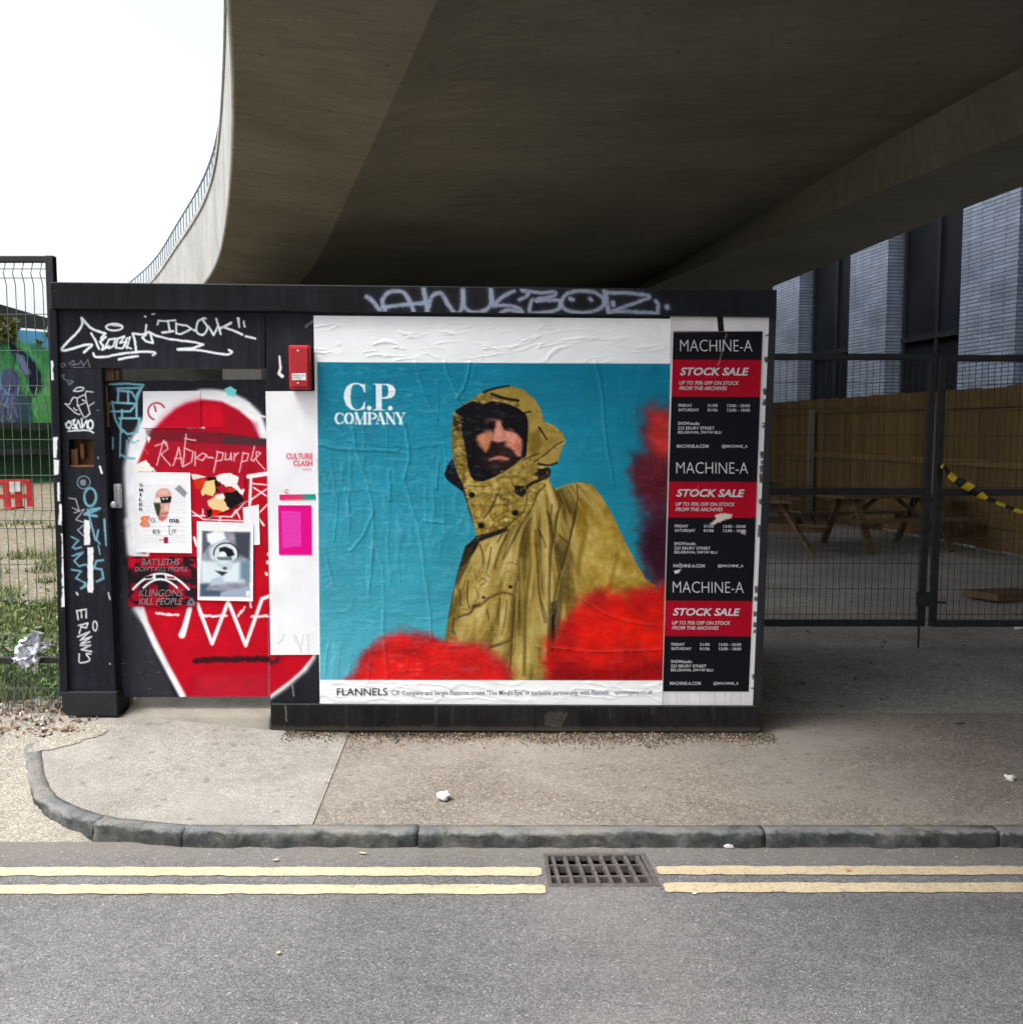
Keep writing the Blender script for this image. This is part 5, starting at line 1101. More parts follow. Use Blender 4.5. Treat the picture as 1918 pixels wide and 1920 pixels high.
# ================================================================== the big poster
PQ = [(588,591.5),(1258,597.5),(1241.5,1326.5),(600,1322.5)]
bp = Cv(PQ, -0.0045, 1.25, (250,253,255))
P = cr(580,580,2.526); FC = cr(780,680,5.641); CO = cr(820,960,4.359); FA = cr(860,750,11.99); LG = cr(590,660,9.133)
X, Y = bp.PX, bp.PY
IM = [(594.5,678.5),(1258,681.5),(1242,1276),(600,1275)]
def blue(X, Y):
    u = (X-595)/655; v = (Y-680)/596
    a = np.array((18,122,150)); b = np.array((82,166,184)); c = np.array((8,118,150)); d = np.array((40,150,170))
    u, v = np.clip(u,0,1)[...,None], np.clip(v,0,1)[...,None]
    k = (a*(1-u)+c*u)*(1-v)+(b*1.06*(1-u)+d*u)*v
    return k*(1+0.07*(fbm(X/70, Y/70, 5)-0.5)[...,None]*2)*(1+0.05*(fbm(X/260, Y/7, 6)-0.5)[...,None]*2)
bp.poly(IM, blue, soft=0.7)
# printed red smoke behind the figure
def smoke(pts, col, soft, rough, rs, seed, alpha=1.0):
    c0 = np.array(col, float)
    def tone(X, Y):
        n = fbm(X/34, Y/26, seed+200, 4); m = fbm(X/9, Y/7, seed+230, 3); return c0*(0.72+0.56*n+0.14*(m-0.5))[...,None]
    w, a = bp.pmask(pts, soft*1.9, rough*1.3, rs, seed)
    if w is None: return
    n = fbm(X[w]/17, Y[w]/13, seed+300, 4)-0.5; a = sm(0.08, 0.92, a+n*1.7*a*(1-a)); bp.put(w, a*alpha, tone)
smoke(P((1590,470),(1650,455),(1720,470),(1720,900),(1600,880),(1540,830),(1540,760),(1590,690),(1570,560)), (150,28,34), 22, 8, 26, 3, 0.9)
smoke(P((1610,480),(1720,470),(1720,720),(1640,700),(1600,600)), (206,50,46), 14, 6, 20, 4, 0.85)
smoke(P((1560,700),(1640,680),(1720,720),(1720,1330),(1640,1300),(1560,1120),(1600,960),(1540,860)), (84,20,36), 24, 10, 30, 5, 0.92)
smoke(P((1600,1000),(1720,950),(1720,1320),(1600,1280),(1560,1120)), (54,14,30), 18, 8, 24, 6, 0.8)
# coat
GOLD = (156,132,56); MID = (138,114,44); DK = (70,56,18); LT = (184,162,84); VD = (46,36,16)
coat = P((800,1075),(748,1112),(728,1165),(702,1250),(682,1335),(662,1430),(645,1550),(630,1640),(640,1762),(1140,1762),(1300,1600),(1500,1450),(1640,1310),(1590,1275),(1545,1200),(1490,1090),(1430,965),(1380,880),(1335,828),(1275,818),(1210,842),(1165,858),(1140,820),(1125,760),(1000,760),(850,900))
def cloth(X, Y):
    th = np.arctan2(X-1010, Y-830); r = np.hypot(X-1010, Y-830)
    n = fbm(th*15+3, r/110, 8, 4); n2 = fbm(X/4.5, Y/7, 9, 3); n3 = fbm(X/34, Y/46, 10, 3)
    slv = sm(1060, 1150, X-(Y-1000)*-0.10); ns = fbm(X/30+Y/40, Y/26-X/60, 12, 4)
    f = np.clip(0.5+(n-0.5)*2.4, 0, 1)*(1-slv)+np.clip(0.56+(ns-0.5)*1.1, 0, 1)*slv
    k = np.clip(f*0.74+0.13+(n2-0.5)*0.22+(n3-0.5)*0.4, 0, 1)[...,None]
    c1, c2, c3 = np.array((76,60,20)), np.array((160,136,66)), np.array((214,192,124))
    return np.where(k < 0.5, c1+(c2-c1)*(k*2), c2+(c3-c2)*(k*2-1))+slv[...,None]*np.array((10,2,-16))
bp.poly(coat, cloth, soft=0.9)
# shaded left side of the coat and the underarm
bp.poly(CO((330,190),(560,130),(590,150),(350,240),(300,330),(230,420),(180,470),(140,640),(100,830),(95,860),(120,700),(170,480),(230,280)), (22,18,14), soft=1.5)
bp.poly(CO((240,300),(300,260),(260,420),(190,560),(160,640),(150,560),(190,430)), (58,46,20), soft=3, alpha=0.8)
bp.poly(CO((60,1040),(90,860),(140,880),(110,1020)), (120,98,42), soft=2)
bp.poly(CO((935,180),(1000,490),(985,620),(960,740),(960,900),(920,1000),(905,1190),(945,1180),(960,1080),(1010,900),(1030,700),(1010,520),(1060,380),(1090,240),(1030,330)), (64,52,22), soft=4, alpha=0.65)
bp.poly(CO((930,740),(975,720),(960,900),(960,1130),(930,1190),(905,1190),(912,980)), (22,16,20), soft=3)
def st(T, *p, w=2.0, c=VD, a=0.9, soft=0.9, w2=None, cv=True):
    if c is VD:                                   # a fold: shade on one side, a lit lip on the other, tapering
        q = T(*p); bp.line([(x+w*0.9, y) for x, y in q], w*1.8, (196,170,96), soft=2.2, alpha=0.35, curve=cv); bp.line([(x-w*0.5, y) for x, y in q], w*2.2, (84,66,22), soft=2.4, alpha=0.45, curve=cv)
        bp.line(q, w*0.95, c, soft=1.1, alpha=a*0.8, curve=cv, w2=w*0.4, rough=0.6); return
    bp.line(T(*p), w, c, soft=soft, alpha=a, curve=cv, w2=w2)
# seams and folds
st(CO, (905,0),(935,90),(955,180),(930,330),(920,520),(918,720),(915,900),(905,1190), w=2.6); st(CO, (985,0),(960,120),(950,230), w=2.4); st(CO, (1140,0),(1105,130),(1080,240),(1040,400),(1000,520),(960,700),(930,830), w=2.6)
st(CO, (805,150),(810,300),(820,420),(830,600),(850,760),(880,900), w=1.8, a=0.8); st(CO, (830,480),(830,640),(880,820),(900,900), w=1.6, a=0.7); st(CO, (830,140),(860,200),(890,290), w=1.6, a=0.7); st(CO, (995,190),(1060,250), w=4, c=(80,62,22), a=0.8); st(CO, (970,360),(985,460),(1000,500), w=1.6, a=0.7)
st(CO, (645,580),(635,700),(625,850),(615,1000),(605,1180),(595,1310), w=2.6); st(CO, (150,880),(200,850),(270,825),(310,770),(370,750),(430,700),(510,668),(560,660),(635,680), w=3.0); st(CO, (140,870),(130,960),(150,1000), w=2.6, a=0.8); st(CO, (300,770),(350,760), w=5); st(CO, (420,1110),(500,1085),(560,1065),(605,1050), w=3.4)
st(CO, (350,270),(375,350),(380,440), w=1.8); st(CO, (410,800),(425,880), w=2, a=0.8); st(CO, (515,700),(505,800),(500,920), w=1.8, a=0.7); st(CO, (570,720),(560,860),(530,1000), w=1.5, a=0.5); st(CO, (250,560),(245,700),(260,790), w=2.2, c=DK); st(CO, (180,640),(190,760), w=2.4, c=DK); st(CO, (440,290),(420,420),(400,500), w=2.2, c=DK, a=0.8); st(CO, (570,190),(500,330),(470,460), w=4, c=DK, a=0.6, soft=2); st(CO, (690,90),(600,270),(540,380), w=5, c=DK, a=0.5, soft=2); st(CO, (760,60),(700,220),(680,340), w=3, c=DK, a=0.5, soft=1.5)
st(CO, (735,180),(760,400),(735,620),(720,800),(715,1000),(710,1330), w=7, c=(98,80,18), a=0.75, soft=3); st(CO, (680,380),(690,600),(690,900), w=3, c=LT, a=0.5, soft=2); st(CO, (780,300),(800,600),(800,1000),(810,1300), w=9, c=(172,148,72), a=0.55, soft=4); st(CO, (650,700),(650,1000),(640,1300), w=5, c=LT, a=0.4, soft=2)
st(CO, (1200,0),(1210,150),(1170,330),(1150,500), w=9, c=(122,98,22), a=0.6, soft=4); st(CO, (1330,0),(1360,150),(1300,250), w=9, c=(182,150,70), a=0.6, soft=4); st(CO, (1400,20),(1500,240),(1600,420),(1670,520), w=9, c=(168,124,48), a=0.7, soft=4); st(CO, (1480,340),(1440,470),(1420,600), w=8, c=(120,92,30), a=0.5, soft=4); st(CO, (1300,300),(1400,290),(1480,330), w=4, c=LT, a=0.4, soft=2); st(CO, (1250,380),(1350,350),(1450,380), w=3, c=LT, a=0.4, soft=1.5)
for p in (((330,560),(360,530),(400,560)),((340,590),(380,570)),((400,500),(420,520)),((560,410),(600,400),(640,420)),((300,600),(330,680),(300,720)),((200,780),(250,790)),((290,460),(310,540)),((220,540),(200,620)),((560,480),(580,470))): st(CO, *p, w=2.4, c=LT, a=0.7); st(CO, *[(x+8,y+12) for x,y in p], w=1.6, c=DK, a=0.7)
bp.disc(*CO((597,612))[0], 3.6, 3.4, (30,22,16), soft=1); bp.disc(*CO((378,698))[0], 3, 2.6, (40,30,16), soft=1)
bp.line(CO((575,570),(640,580),(635,690)), 1.2, (186,160,90), alpha=0.8); st(CO, (800,1080),(900,1110), w=2.2, c=LT, a=0.8)
# hood and collar
hood = FC((722,308),(650,345),(560,408),(470,468),(412,508),(388,580),(376,700),(374,850),(388,1000),(420,1100),(445,1190),(498,1290),(520,1380),(555,1500),(598,1640),(632,1780),(640,1856),(820,1800),(980,1745),(1120,1660),(1310,1440),(1395,1210),(1405,1110),(1500,1045),(1545,900),(1582,832),(1552,740),(1450,660),(1352,618),(1322,500),(1252,380),(1132,282),(1002,246),(850,270))
bp.poly(FC((390,1010),(340,1075),(298,1180),(330,1240),(420,1310),(500,1370),(560,1560),(640,1800),(610,1500),(520,1280),(430,1150)), (18,16,24), soft=1)
def crinkle(X, Y):
    wx = X+7*fbm(X/12, Y/12, 41, 2); wy = Y+7*fbm(X/12+9, Y/12, 42, 2)
    r1 = np.abs(2*fbm(wx/17, wy/11, 19, 3)-1); r2 = np.abs(2*fbm(wx/8+4, wy/12, 23, 2)-1); g = np.clip((X-950)/80, 0, 1)
    col_ = sm(880, 930, Y)
    k = np.clip(0.36+0.85*r1*(0.75+0.25*col_)+0.35*(r2-0.3)+0.3*(fbm(X/26, Y/26, 29, 2)-0.5)+0.10*g-0.10*sm(900,860,X), 0, 1)[...,None]
    c1, c2, c3 = np.array((56,42,12)), np.array((150,124,52)), np.array((216,194,116))
    return np.where(k < 0.5, c1+(c2-c1)*(k*2), c2+(c3-c2)*(k*2-1))
bp.poly(hood, crinkle, soft=0.9)
bp.poly(FC((800,300),(1000,255),(1130,290),(1245,390),(1310,500),(1340,640),(1200,720),(1190,560),(1090,470),(960,400)), (158,134,58), soft=4, alpha=0.75); bp.poly(FC((1200,720),(1340,640),(1450,670),(1545,750),(1575,830),(1450,900),(1300,1000),(1200,980)), (150,124,52), soft=4, alpha=0.7)
bp.poly(FC((1210,760),(1300,700),(1330,850),(1260,1000),(1200,960)), (104,82,22), soft=5, alpha=0.6); bp.line(FC((1330,760),(1500,760),(1560,830)), 5, LT, soft=3, alpha=0.5); bp.poly(FC((1290,1060),(1470,900),(1560,850),(1500,1040),(1400,1070)), (164,138,70), soft=2, alpha=0.8)
st(FC, (720,310),(820,275),(985,243), w=5, w2=3.5, c=(16,16,24)); st(FC, (800,330),(930,375),(1080,400), w=5.5, c=(16,14,16)); st(FC, (1300,685),(1345,750),(1385,815), w=4, w2=2.2, c=(24,18,14)); st(FC, (1250,1050),(1380,960),(1470,880),(1560,830), w=2.4, c=(40,30,14)); st(FC, (1290,1070),(1400,1085),(1490,1060), w=4, c=(24,18,12)); st(FC, (1150,530),(1215,515), w=3, c=(24,18,12)); st(FC, (1140,1030),(1220,990),(1300,960), w=2.6, c=(60,46,16)); st(FC, (1270,1180),(1390,1120),(1390,1200),(1200,1290),(1110,1400), w=6, c=(24,18,12), a=0.85)
bp.poly(FC((1040,1300),(1150,1300),(1170,1380),(1120,1420),(1050,1380)), (22,17,14), soft=2); bp.poly(FC((1280,1120),(1390,1120),(1380,1190),(1290,1230)), (28,22,16), soft=2)
# opening, face
bp.poly(FC((416,502),(520,440),(640,393),(700,440),(800,405),(960,425),(1080,480),(1160,542),(1184,620),(1180,800),(1166,980),(1120,1022),(1040,1082),(920,1160),(800,1222),(700,1256),(620,1250),(578,1200),(545,1080),(522,900),(482,760),(472,640),(425,560)), (13,12,16), soft=0.9)
bp.poly(FC((405,520),(470,560),(475,700),(520,900),(540,1060),(500,1160),(440,1150),(395,1000),(385,760)), crinkle, soft=2, alpha=0.9)
bp.poly(FC((395,560),(470,600),(460,740),(400,720)), (34,24,18), soft=4, alpha=0.75)
sk = lambda p, c, s=2.0, a=1.0: bp.poly(FA(*p), c, soft=s, alpha=a)
sk([(380,880),(400,810),(500,752),(620,722),(742,700),(790,770),(765,860),(722,960),(695,1080),(600,1190),(520,1110),(430,1005)], (190,118,88), 2.4); sk([(430,850),(560,780),(680,800),(650,950),(520,980)], (208,140,102), 3.5, 0.8)
sk([(560,520),(630,440),(730,402),(850,418),(940,440),(1000,470),(960,510),(840,480),(700,470),(620,510)], (158,108,98), 2.0, 0.9)
sk([(838,470),(905,440),(962,520),(992,620),(1032,760),(1064,890),(1000,945),(880,955),(775,925),(738,885),(790,760),(812,620)], (214,136,118), 1.6); sk([(850,520),(920,520),(960,700),(900,760),(850,680)], (210,136,116), 2.5, 0.8); sk([(745,890),(860,870),(900,930),(790,935)], (214,150,138), 1.6, 0.8)
sk([(1000,650),(1100,690),(1200,712),(1290,732),(1372,820),(1434,900),(1442,1000),(1424,1130),(1404,1280),(1300,1262),(1205,1130),(1090,1030),(1045,945),(1022,800)], (212,132,110), 1.8); sk([(1060,720),(1200,740),(1300,820),(1240,960),(1120,900)], (228,154,130), 3.5, 0.8); sk([(1250,960),(1420,980),(1400,1200),(1300,1180)], (164,86,72), 4, 0.6)
sk([(590,530),(735,492),(805,560),(785,660),(690,690),(590,670)], (30,16,14), 1.8); sk([(560,690),(700,670),(745,690),(640,720),(560,720)], (186,124,104), 1.2, 0.8); sk([(990,560),(1120,600),(1260,660),(1360,790),(1300,740),(1180,690),(1040,650)], (24,12,14), 1.8); sk([(1095,640),(1180,625),(1250,670),(1240,695),(1110,665)], (170,112,104), 1.2, 0.8); sk([(1060,690),(1240,700),(1240,712),(1080,702)], (120,60,56), 1, 0.6)
sk([(745,930),(860,958),(960,965),(1010,940),(1055,1010),(1180,1095),(1310,1290),(1330,1340),(1220,1440),(1060,1560),(860,1640),(620,1560),(480,1380),(430,1200),(520,1120),(610,1190),(690,1080),(720,985)], (30,19,18), 2.4); sk([(1040,900),(1130,960),(1120,975),(1030,930)], (140,74,64), 1.2, 0.8); sk([(1000,1040),(1060,960),(1140,1010),(1200,1100)], (196,134,124), 1.6, 0.85)
sk([(900,1000),(1080,1060),(1190,1160),(1120,1250),(900,1220)], (50,28,26), 3, 0.7); sk([(660,1352),(740,1298),(860,1256),(960,1245),(1130,1296),(1155,1340),(1060,1360),(900,1334),(780,1344),(690,1375)], (196,126,114), 1.3); sk([(860,1340),(1050,1350),(1020,1400),(880,1390)], (120,62,58), 2, 0.6); sk([(720,1262),(900,1236),(1000,1240),(860,1256)], (90,24,26), 1, 0.6); sk([(760,1420),(980,1440),(1150,1400),(1080,1500),(840,1520)], (52,34,32), 4, 0.7)
x0_, y0_ = FA((330,380))[0]; x1_, y1_ = FA((1470,1660))[0]
bp.blur(x0_, y0_, x1_, y1_, 1, 2)
wf = bp.win(x0_, y0_, x1_, y1_); bp.c[wf] *= (1+0.16*(fbm(X[wf]/3.2, Y[wf]/3.2, 47, 3)-0.5)*2)[...,None]
# hood shadow falling over brow, temples and cheeks in the print
for pts, a_ in ((((330,380),(1500,380),(1500,560),(1260,600),(1080,560),(960,470),(820,440),(640,470),(520,600),(400,760),(330,900)), 0.5), (((330,800),(430,820),(470,1000),(560,1120),(520,1250),(330,1300)), 0.4), (((1400,760),(1500,760),(1500,1330),(1380,1330),(1420,1100)), 0.35)):
    bp.poly(FA(*pts), (15,11,14), soft=3.5, alpha=a_)
bp.poly(FA((600,545),(720,520),(790,575),(770,640),(640,650)), (20,11,11), soft=1.2); bp.line(FA((560,610),(640,600),(740,625)), 1.2, (16,10,10), alpha=0.9); bp.line(FA((1080,668),(1160,672),(1240,700)), 1.2, (60,26,26), alpha=0.9)
bp.line(FA((620,480),(700,455),(790,480)), 1.6, (44,26,24), alpha=0.8, soft=1); bp.line(FA((980,545),(1090,600),(1230,640)), 2.4, (20,12,14), alpha=0.9, soft=1)
bp.line(FA((770,935),(850,962)), 1.6, (70,30,28), alpha=0.9); bp.line(FA((930,965),(1010,950)), 2.0, (60,24,24), alpha=0.9); bp.line(FA((700,1300),(860,1248),(960,1240),(1120,1290)), 1.4, (46,14,16), alpha=0.8, curve=True); bp.line(FA((800,700),(780,800),(745,870)), 1.4, (150,84,70), alpha=0.6, soft=1); bp.line(FA((870,480),(890,640),(880,820)), 2.4, (226,156,136), alpha=0.6, soft=1.5)
for k in range(60):
    qx, qy = random.uniform(480,1300), random.uniform(1000,1580)
    if qy < 1120 and (qx < 690 or qx > 1180): continue
    if 660 < qx < 1160 and 1240 < qy < 1380: continue
    bp.line(FA((qx,qy),(qx+random.uniform(-18,18),qy+random.uniform(14,34))), 0.9, random.choice([(52,34,28),(14,10,10),(74,50,42)]), alpha=0.5)
bp.line(FA((860,440),(870,480),(840,500)), 1.1, (90,44,40), alpha=0.7)
# collar stitching, studs, front flap
st(FC, (520,1290),(700,1270),(860,1210),(1020,1110),(1130,1010), w=2.2, c=LT, a=0.75); st(FC, (545,1300),(720,1310),(800,1290), w=1.6, c=DK); st(FC, (640,1840),(800,1800),(960,1745), w=3.4, c=(24,18,12)); st(FC, (860,1390),(800,1530),(720,1640), w=4, c=(58,44,16), a=0.8, soft=1.8); st(FC, (600,1440),(560,1500),(640,1600), w=7, c=(160,136,60), a=0.6, soft=3); st(FC, (700,1400),(760,1500),(700,1600), w=9, c=(150,124,48), a=0.6, soft=4)
for p in ((590,1400),(690,1725),(1050,1590)): bp.disc(*FC(p)[0], 6, 5.5, (18,15,14), soft=1.2); 
for k in range(14): x, y = 505+k*9.5, 1310+k*36; bp.line(FC((x,y),(x+22,y+6)), 1.1, (206,186,110), alpha=0.8)
for k in range(34):
    x, y = random.uniform(900,1280), random.uniform(1060,1700)
    if (y > 1500 and x > 1150) or y > 1750-0.2*x: continue
    a_ = random.uniform(0, 3.1); d_ = random.uniform(14,34); bp.line(FC((x,y),(x+d_*math.cos(a_),y+d_*math.sin(a_))), random.uniform(1,2.2), random.choice([LT,(200,178,100),DK,(60,46,16)]), alpha=0.75)
for k in range(26):
    x, y = random.uniform(380,480), random.uniform(560,1150); bp.line(FC((x,y),(x+random.uniform(10,36),y+random.uniform(-14,14))), random.uniform(1,2), random.choice([LT,(206,186,110),(40,30,14)]), alpha=0.75)
for k in range(22):
    x = random.uniform(480,1100); y = 395+abs(x-720)*0.12+random.uniform(-20,20); bp.line(FC((x,y),(x+random.uniform(14,40),y+random.uniform(-6,16))), random.uniform(1,2.2), random.choice([LT,(30,24,14),(196,176,110)]), alpha=0.7)
# long cloth folds from collar to shoulder
for p in (((1180,1380),(1140,1560),(960,1740),(860,1900)),((1300,1340),(1240,1500),(1100,1740),(1020,1900)),((1440,1500),(1420,1700),(1460,1900)),((1520,1500),(1480,1720),(1470,1860)),((1290,1750),(1330,1850)),((1250,1440),(1290,1380),(1370,1290))): st(FC, *p, w=2.6, c=DK, a=0.75); st(FC, *[(x+30,y+6) for x,y in p], w=3.4, c=LT, a=0.4, soft=1.6)
st(FC, (1700,1300),(1710,1420),(1680,1600),(1640,1800),(1620,1900), w=2.0, c=(50,38,12)); st(FC, (1760,1500),(1740,1800), w=14, c=(140,104,10), a=0.6, soft=6); st(FC, (1480,1340),(1600,1290),(1720,1275),(1840,1320), w=4, c=(176,144,60), a=0.7, soft=2)
# foreground smoke
smoke(P((1140,1580),(1200,1480),(1300,1380),(1400,1330),(1500,1360),(1600,1310),(1720,1290),(1720,1790),(1140,1790),(1110,1680)), (196,22,18), 16, 9, 30, 11); smoke(P((1290,1370),(1380,1330),(1420,1400),(1360,1450),(1270,1440)), (190,30,24), 14, 6, 20, 12, 0.9); smoke(P((1250,1480),(1500,1420),(1720,1420),(1720,1600),(1300,1600)), (220,24,10), 16, 9, 26, 13, 0.8); smoke(P((1140,1660),(1300,1690),(1720,1680),(1720,1790),(1120,1790)), (146,8,14), 12, 7, 26, 14, 0.75)
smoke(P((150,1790),(220,1700),(280,1610),(370,1540),(450,1520),(560,1540),(640,1560),(740,1580),(850,1600),(900,1650),(950,1700),(990,1790)), (196,34,38), 14, 8, 26, 15); smoke(P((220,1770),(320,1640),(430,1560),(640,1590),(830,1640),(940,1770)), (214,26,24), 12, 7, 22, 16, 0.8)
# foreground: white margins again over everything outside the picture
out = np.ones(X.shape); w_, a_ = bp.pmask(IM, 0.7); out[w_] = 1-a_
bp.c = bp.c*(1-out[...,None])+np.array((250,253,255))/255*out[...,None]
# brand lettering in the picture
WT = (226,240,244)
Cg = [(862,540),(866,692),(851,692),(822,612),(764,556),(704,548),(656,566),(624,640),(614,770),(624,880),(656,948),(712,984),(770,974),(826,926),(850,850),(863,850),(862,992),(846,978),(800,990),(716,1000),(620,980),(540,910),(500,790),(505,690),(550,590),(620,540),(700,524),(790,538),(842,560),(852,540)]
bp.poly(LG(*Cg), WT, soft=0.6)
bp.poly(LG((1000,540),(1270,545),(1350,580),(1388,660),(1370,740),(1310,785),(1210,800),(1150,798),(1150,960),(1160,984),(1225,988),(1225,999),(995,999),(1000,986),(1036,980),(1050,960),(1050,575),(1038,556),(1000,551)), WT, soft=0.6)
bp.poly(LG((1152,562),(1230,566),(1258,600),(1264,680),(1250,745),(1200,774),(1152,776)), blue, soft=0.6)
for q in ((935,958),(1297,962)): bp.disc(*LG(q)[0], 4.5, 4.5, WT, soft=0.6)
def gl_(*p, w=1.5): bp.line(LG(*p), w, WT, soft=0.6)
def arc_(cx, cy, rx, ry, a0, a1, w, n=14):
    t = np.radians(np.linspace(a0, a1, n)); gl_(*[(cx+rx*math.cos(a), cy+ry*math.sin(a)) for a in t], w=w)
arc_(425,1135,70,92,40,320,2.0); arc_(412,1135,50,80,110,250,4.6); gl_((490,1050),(490,1095), w=1.6); gl_((490,1180),(490,1215), w=1.4)
arc_(590,1135,78,92,0,360,1.8,24); arc_(570,1135,42,78,110,250,4.6); arc_(612,1135,40,78,-70,70,4.6)
gl_((710,1045),(705,1225)); gl_((710,1045),(775,1225), w=5.0); gl_((775,1225),(850,1045), w=1.4); gl_((862,1045),(862,1225), w=5.2); gl_((685,1228),(730,1228)); gl_((828,1228),(895,1228)); gl_((690,1042),(730,1042)); gl_((840,1042),(892,1042))
gl_((940,1045),(940,1225), w=5.2); gl_((905,1228),(980,1228)); arc_(990,1095,72,50,-90,90,2.0); arc_(1000,1095,52,38,-60,60,4.2); gl_((905,1042),(1000,1042)); gl_((950,1146),(1000,1146))
gl_((1122,1045),(1065,1225)); gl_((1122,1045),(1180,1225), w=5.2); gl_((1085,1165),(1150,1165)); gl_((1045,1228),(1095,1228)); gl_((1150,1228),(1215,1228))
gl_((1240,1045),(1240,1225)); gl_((1240,1050),(1360,1225), w=5.2); gl_((1360,1045),(1360,1230)); gl_((1210,1042),(1265,1042)); gl_((1335,1042),(1392,1042)); gl_((1215,1228),(1268,1228))
gl_((1410,1045),(1470,1150), w=4.8); gl_((1540,1045),(1475,1150)); gl_((1472,1140),(1472,1225), w=5.2); gl_((1385,1042),(1440,1042)); gl_((1505,1042),(1560,1042)); gl_((1435,1230),(1510,1230))
# creases: relief in the sheet itself, with scuffed print along the sharpest ones
d = 0.0016*fbm(X/60, Y/60, 51, 3)
top = 1-sm(672, 690, Y); bot = sm(1268, 1282, Y); mid_ = 1-top-bot
wx = X+18*fbm(X/80, Y/60, 61); wy = Y+30*fbm(X/120, Y/50, 62)
rid = lambda v, p: np.clip(1-np.abs(2*v-1)*p, 0, 1)
ry = wy+0.16*X; rx_ = X-0.16*Y
d = d+top*(0.0036*rid(fbm(rx_/85, ry/13, 63, 3), 7.0)*sm(0.40,0.60,fbm(X/60, Y/30, 91))+0.0016*rid(fbm((X+Y*0.7)/40, (Y-X*0.3)/9, 64, 3), 6)*sm(0.5,0.65,fbm(X/90, Y/40, 92)))*sm(592,612,Y)
d = d+bot*0.0024*rid(fbm((X+Y*1.6)/60, (Y-X*0.25)/16, 65, 3), 4)*(1-sm(1310,1324,Y))
crs = rid(fbm(wx/34, Y/190, 66, 3), 8)*sm(0.38,0.62,fbm(X/90, Y/90, 68)); crs2 = rid(fbm(X/150, wy/46, 67, 3), 9)*sm(0.45,0.65,fbm(X/70, Y/90, 69))
leftw = 1-0.55*sm(860, 1000, X)
d = d+mid_*leftw*(0.0022*crs+0.0012*crs2+0.0007*rid(fbm(X/13, wy/22, 161, 3), 5)+0.0006*rid(fbm(X/40, Y/8, 162, 3), 5))
paths = [((205,560),(230,700),(275,830),(300,960),(300,1120),(285,1330)),((445,790),(480,920),(520,1060),(545,1250),(570,1450),(575,1560)),((500,250),(520,330),(560,440),(600,520)),((640,250),(660,320),(710,430)),((1355,250),(1385,400),(1395,560),(1430,780),(1440,830)),((610,720),(600,850)),((350,1430),(350,1540)),((170,850),(190,960)),((80,1180),(110,1300)),((375,760),(385,900)),((300,960),(260,1060),(200,1140)),((1150,1600),(1350,1620),(1672,1610)),((450,540),(470,700),(450,800)),((760,250),(740,350),(700,420)),((1270,1360),(1450,1460),(1660,1500)),((540,1000),(640,1010)),((50,640),(150,660),(420,670))]
for i, p in enumerate(paths):
    q = catmull(P(*p)); A = np.array(q); g_ = 14
    w_ = bp.win(A[:,0].min()-g_, A[:,1].min()-g_, A[:,0].max()+g_, A[:,1].max()+g_)
    if w_ is None: continue
    best = np.full(X[w_].shape, 1e9); xx = X[w_]+3*(fbm(X[w_]/14, Y[w_]/14, 90+i)-0.5)
    for a_, b_ in zip(q, q[1:]): best = np.minimum(best, Cv.segd(xx, Y[w_], a_, b_)[0])
    d[w_] += 0.0030*np.exp(-(best/3.0)**2)
    bp.put(w_, np.clip(1-best/1.6, 0, 1)*0.22*(fbm(X[w_]/8, Y[w_]/8, 33) > 0.42), (190,214,220))
bp.d = d-d.min()+0.0008
bp.put((slice(None),slice(None)), mid_*np.clip(crs-0.55, 0, 1)*0.30*leftw, (150,196,210))
bp.mul(1-0.05*fbm(X/30, Y/30, 71, 4))
bp.put((slice(None),slice(None)), mid_*leftw*0.16*sm(0.55, 0.8, fbm(X/16, Y/5, 171, 4)), (170,205,214))
poster = bp.build('billboard_poster', M['gloss_paper']); tag(poster, 'big poster of a bearded man in a gold hooded coat on blue', 'poster')
YL = -0.0045-float(bp.d.max())-0.0006
yl_b = -0.0045-float(bp.d[(bp.PY > 1282)].max())-0.0006
lt = Letters(yl_b); lt.add('FLANNELS', 631.5, 726.5, 1290.5, 1304.5, 0.006); lt.build(M['ink_black'], poster)
lt = Letters(yl_b); lt.add('C.P. Company and Sergio Pizzorno create "The Mind\'s Eye" in exclusive partnership with Flannels', 734, 1141, 1294.5, 1306.5, 0.008, slope=-0.002); lt.add('cpcompany.co.uk', 1152, 1224, 1294, 1304, 0.008); lt.build(M['ink_grey'], poster, 'small_print')
# ragged torn remains of older bills along the foot
def p_old(c):
    c.c[:] = np.array((170,166,160))/255; n = fbm(c.PX/14, c.PY/5, 7, 4); c.mul(0.5+0.75*n); c.poly([(960,1318),(1240,1318),(1240,1330),(960,1332)], (92,84,82), soft=4, alpha=0.6, rough=3)
    c.line([(1020,1326),(1230,1325)], 2.5, (210,205,205), alpha=0.5, rough=3)
ol = Cv([(598,1316),(1243,1318),(1243,1335),(598,1331)], -0.0035, 1.5, (170,166,160)); p_old(ol)
dn = (ol.PY > 1328.5+5.5*(fbm(ol.PX/16, ol.PX*0+1, 3)-0.35)); ol.d += 0.0005
o = ol.build('torn_paper', M['poster_paper'], None, skip=dn); tag(o, 'grubby torn edge of older bills under the big poster', 'paper')
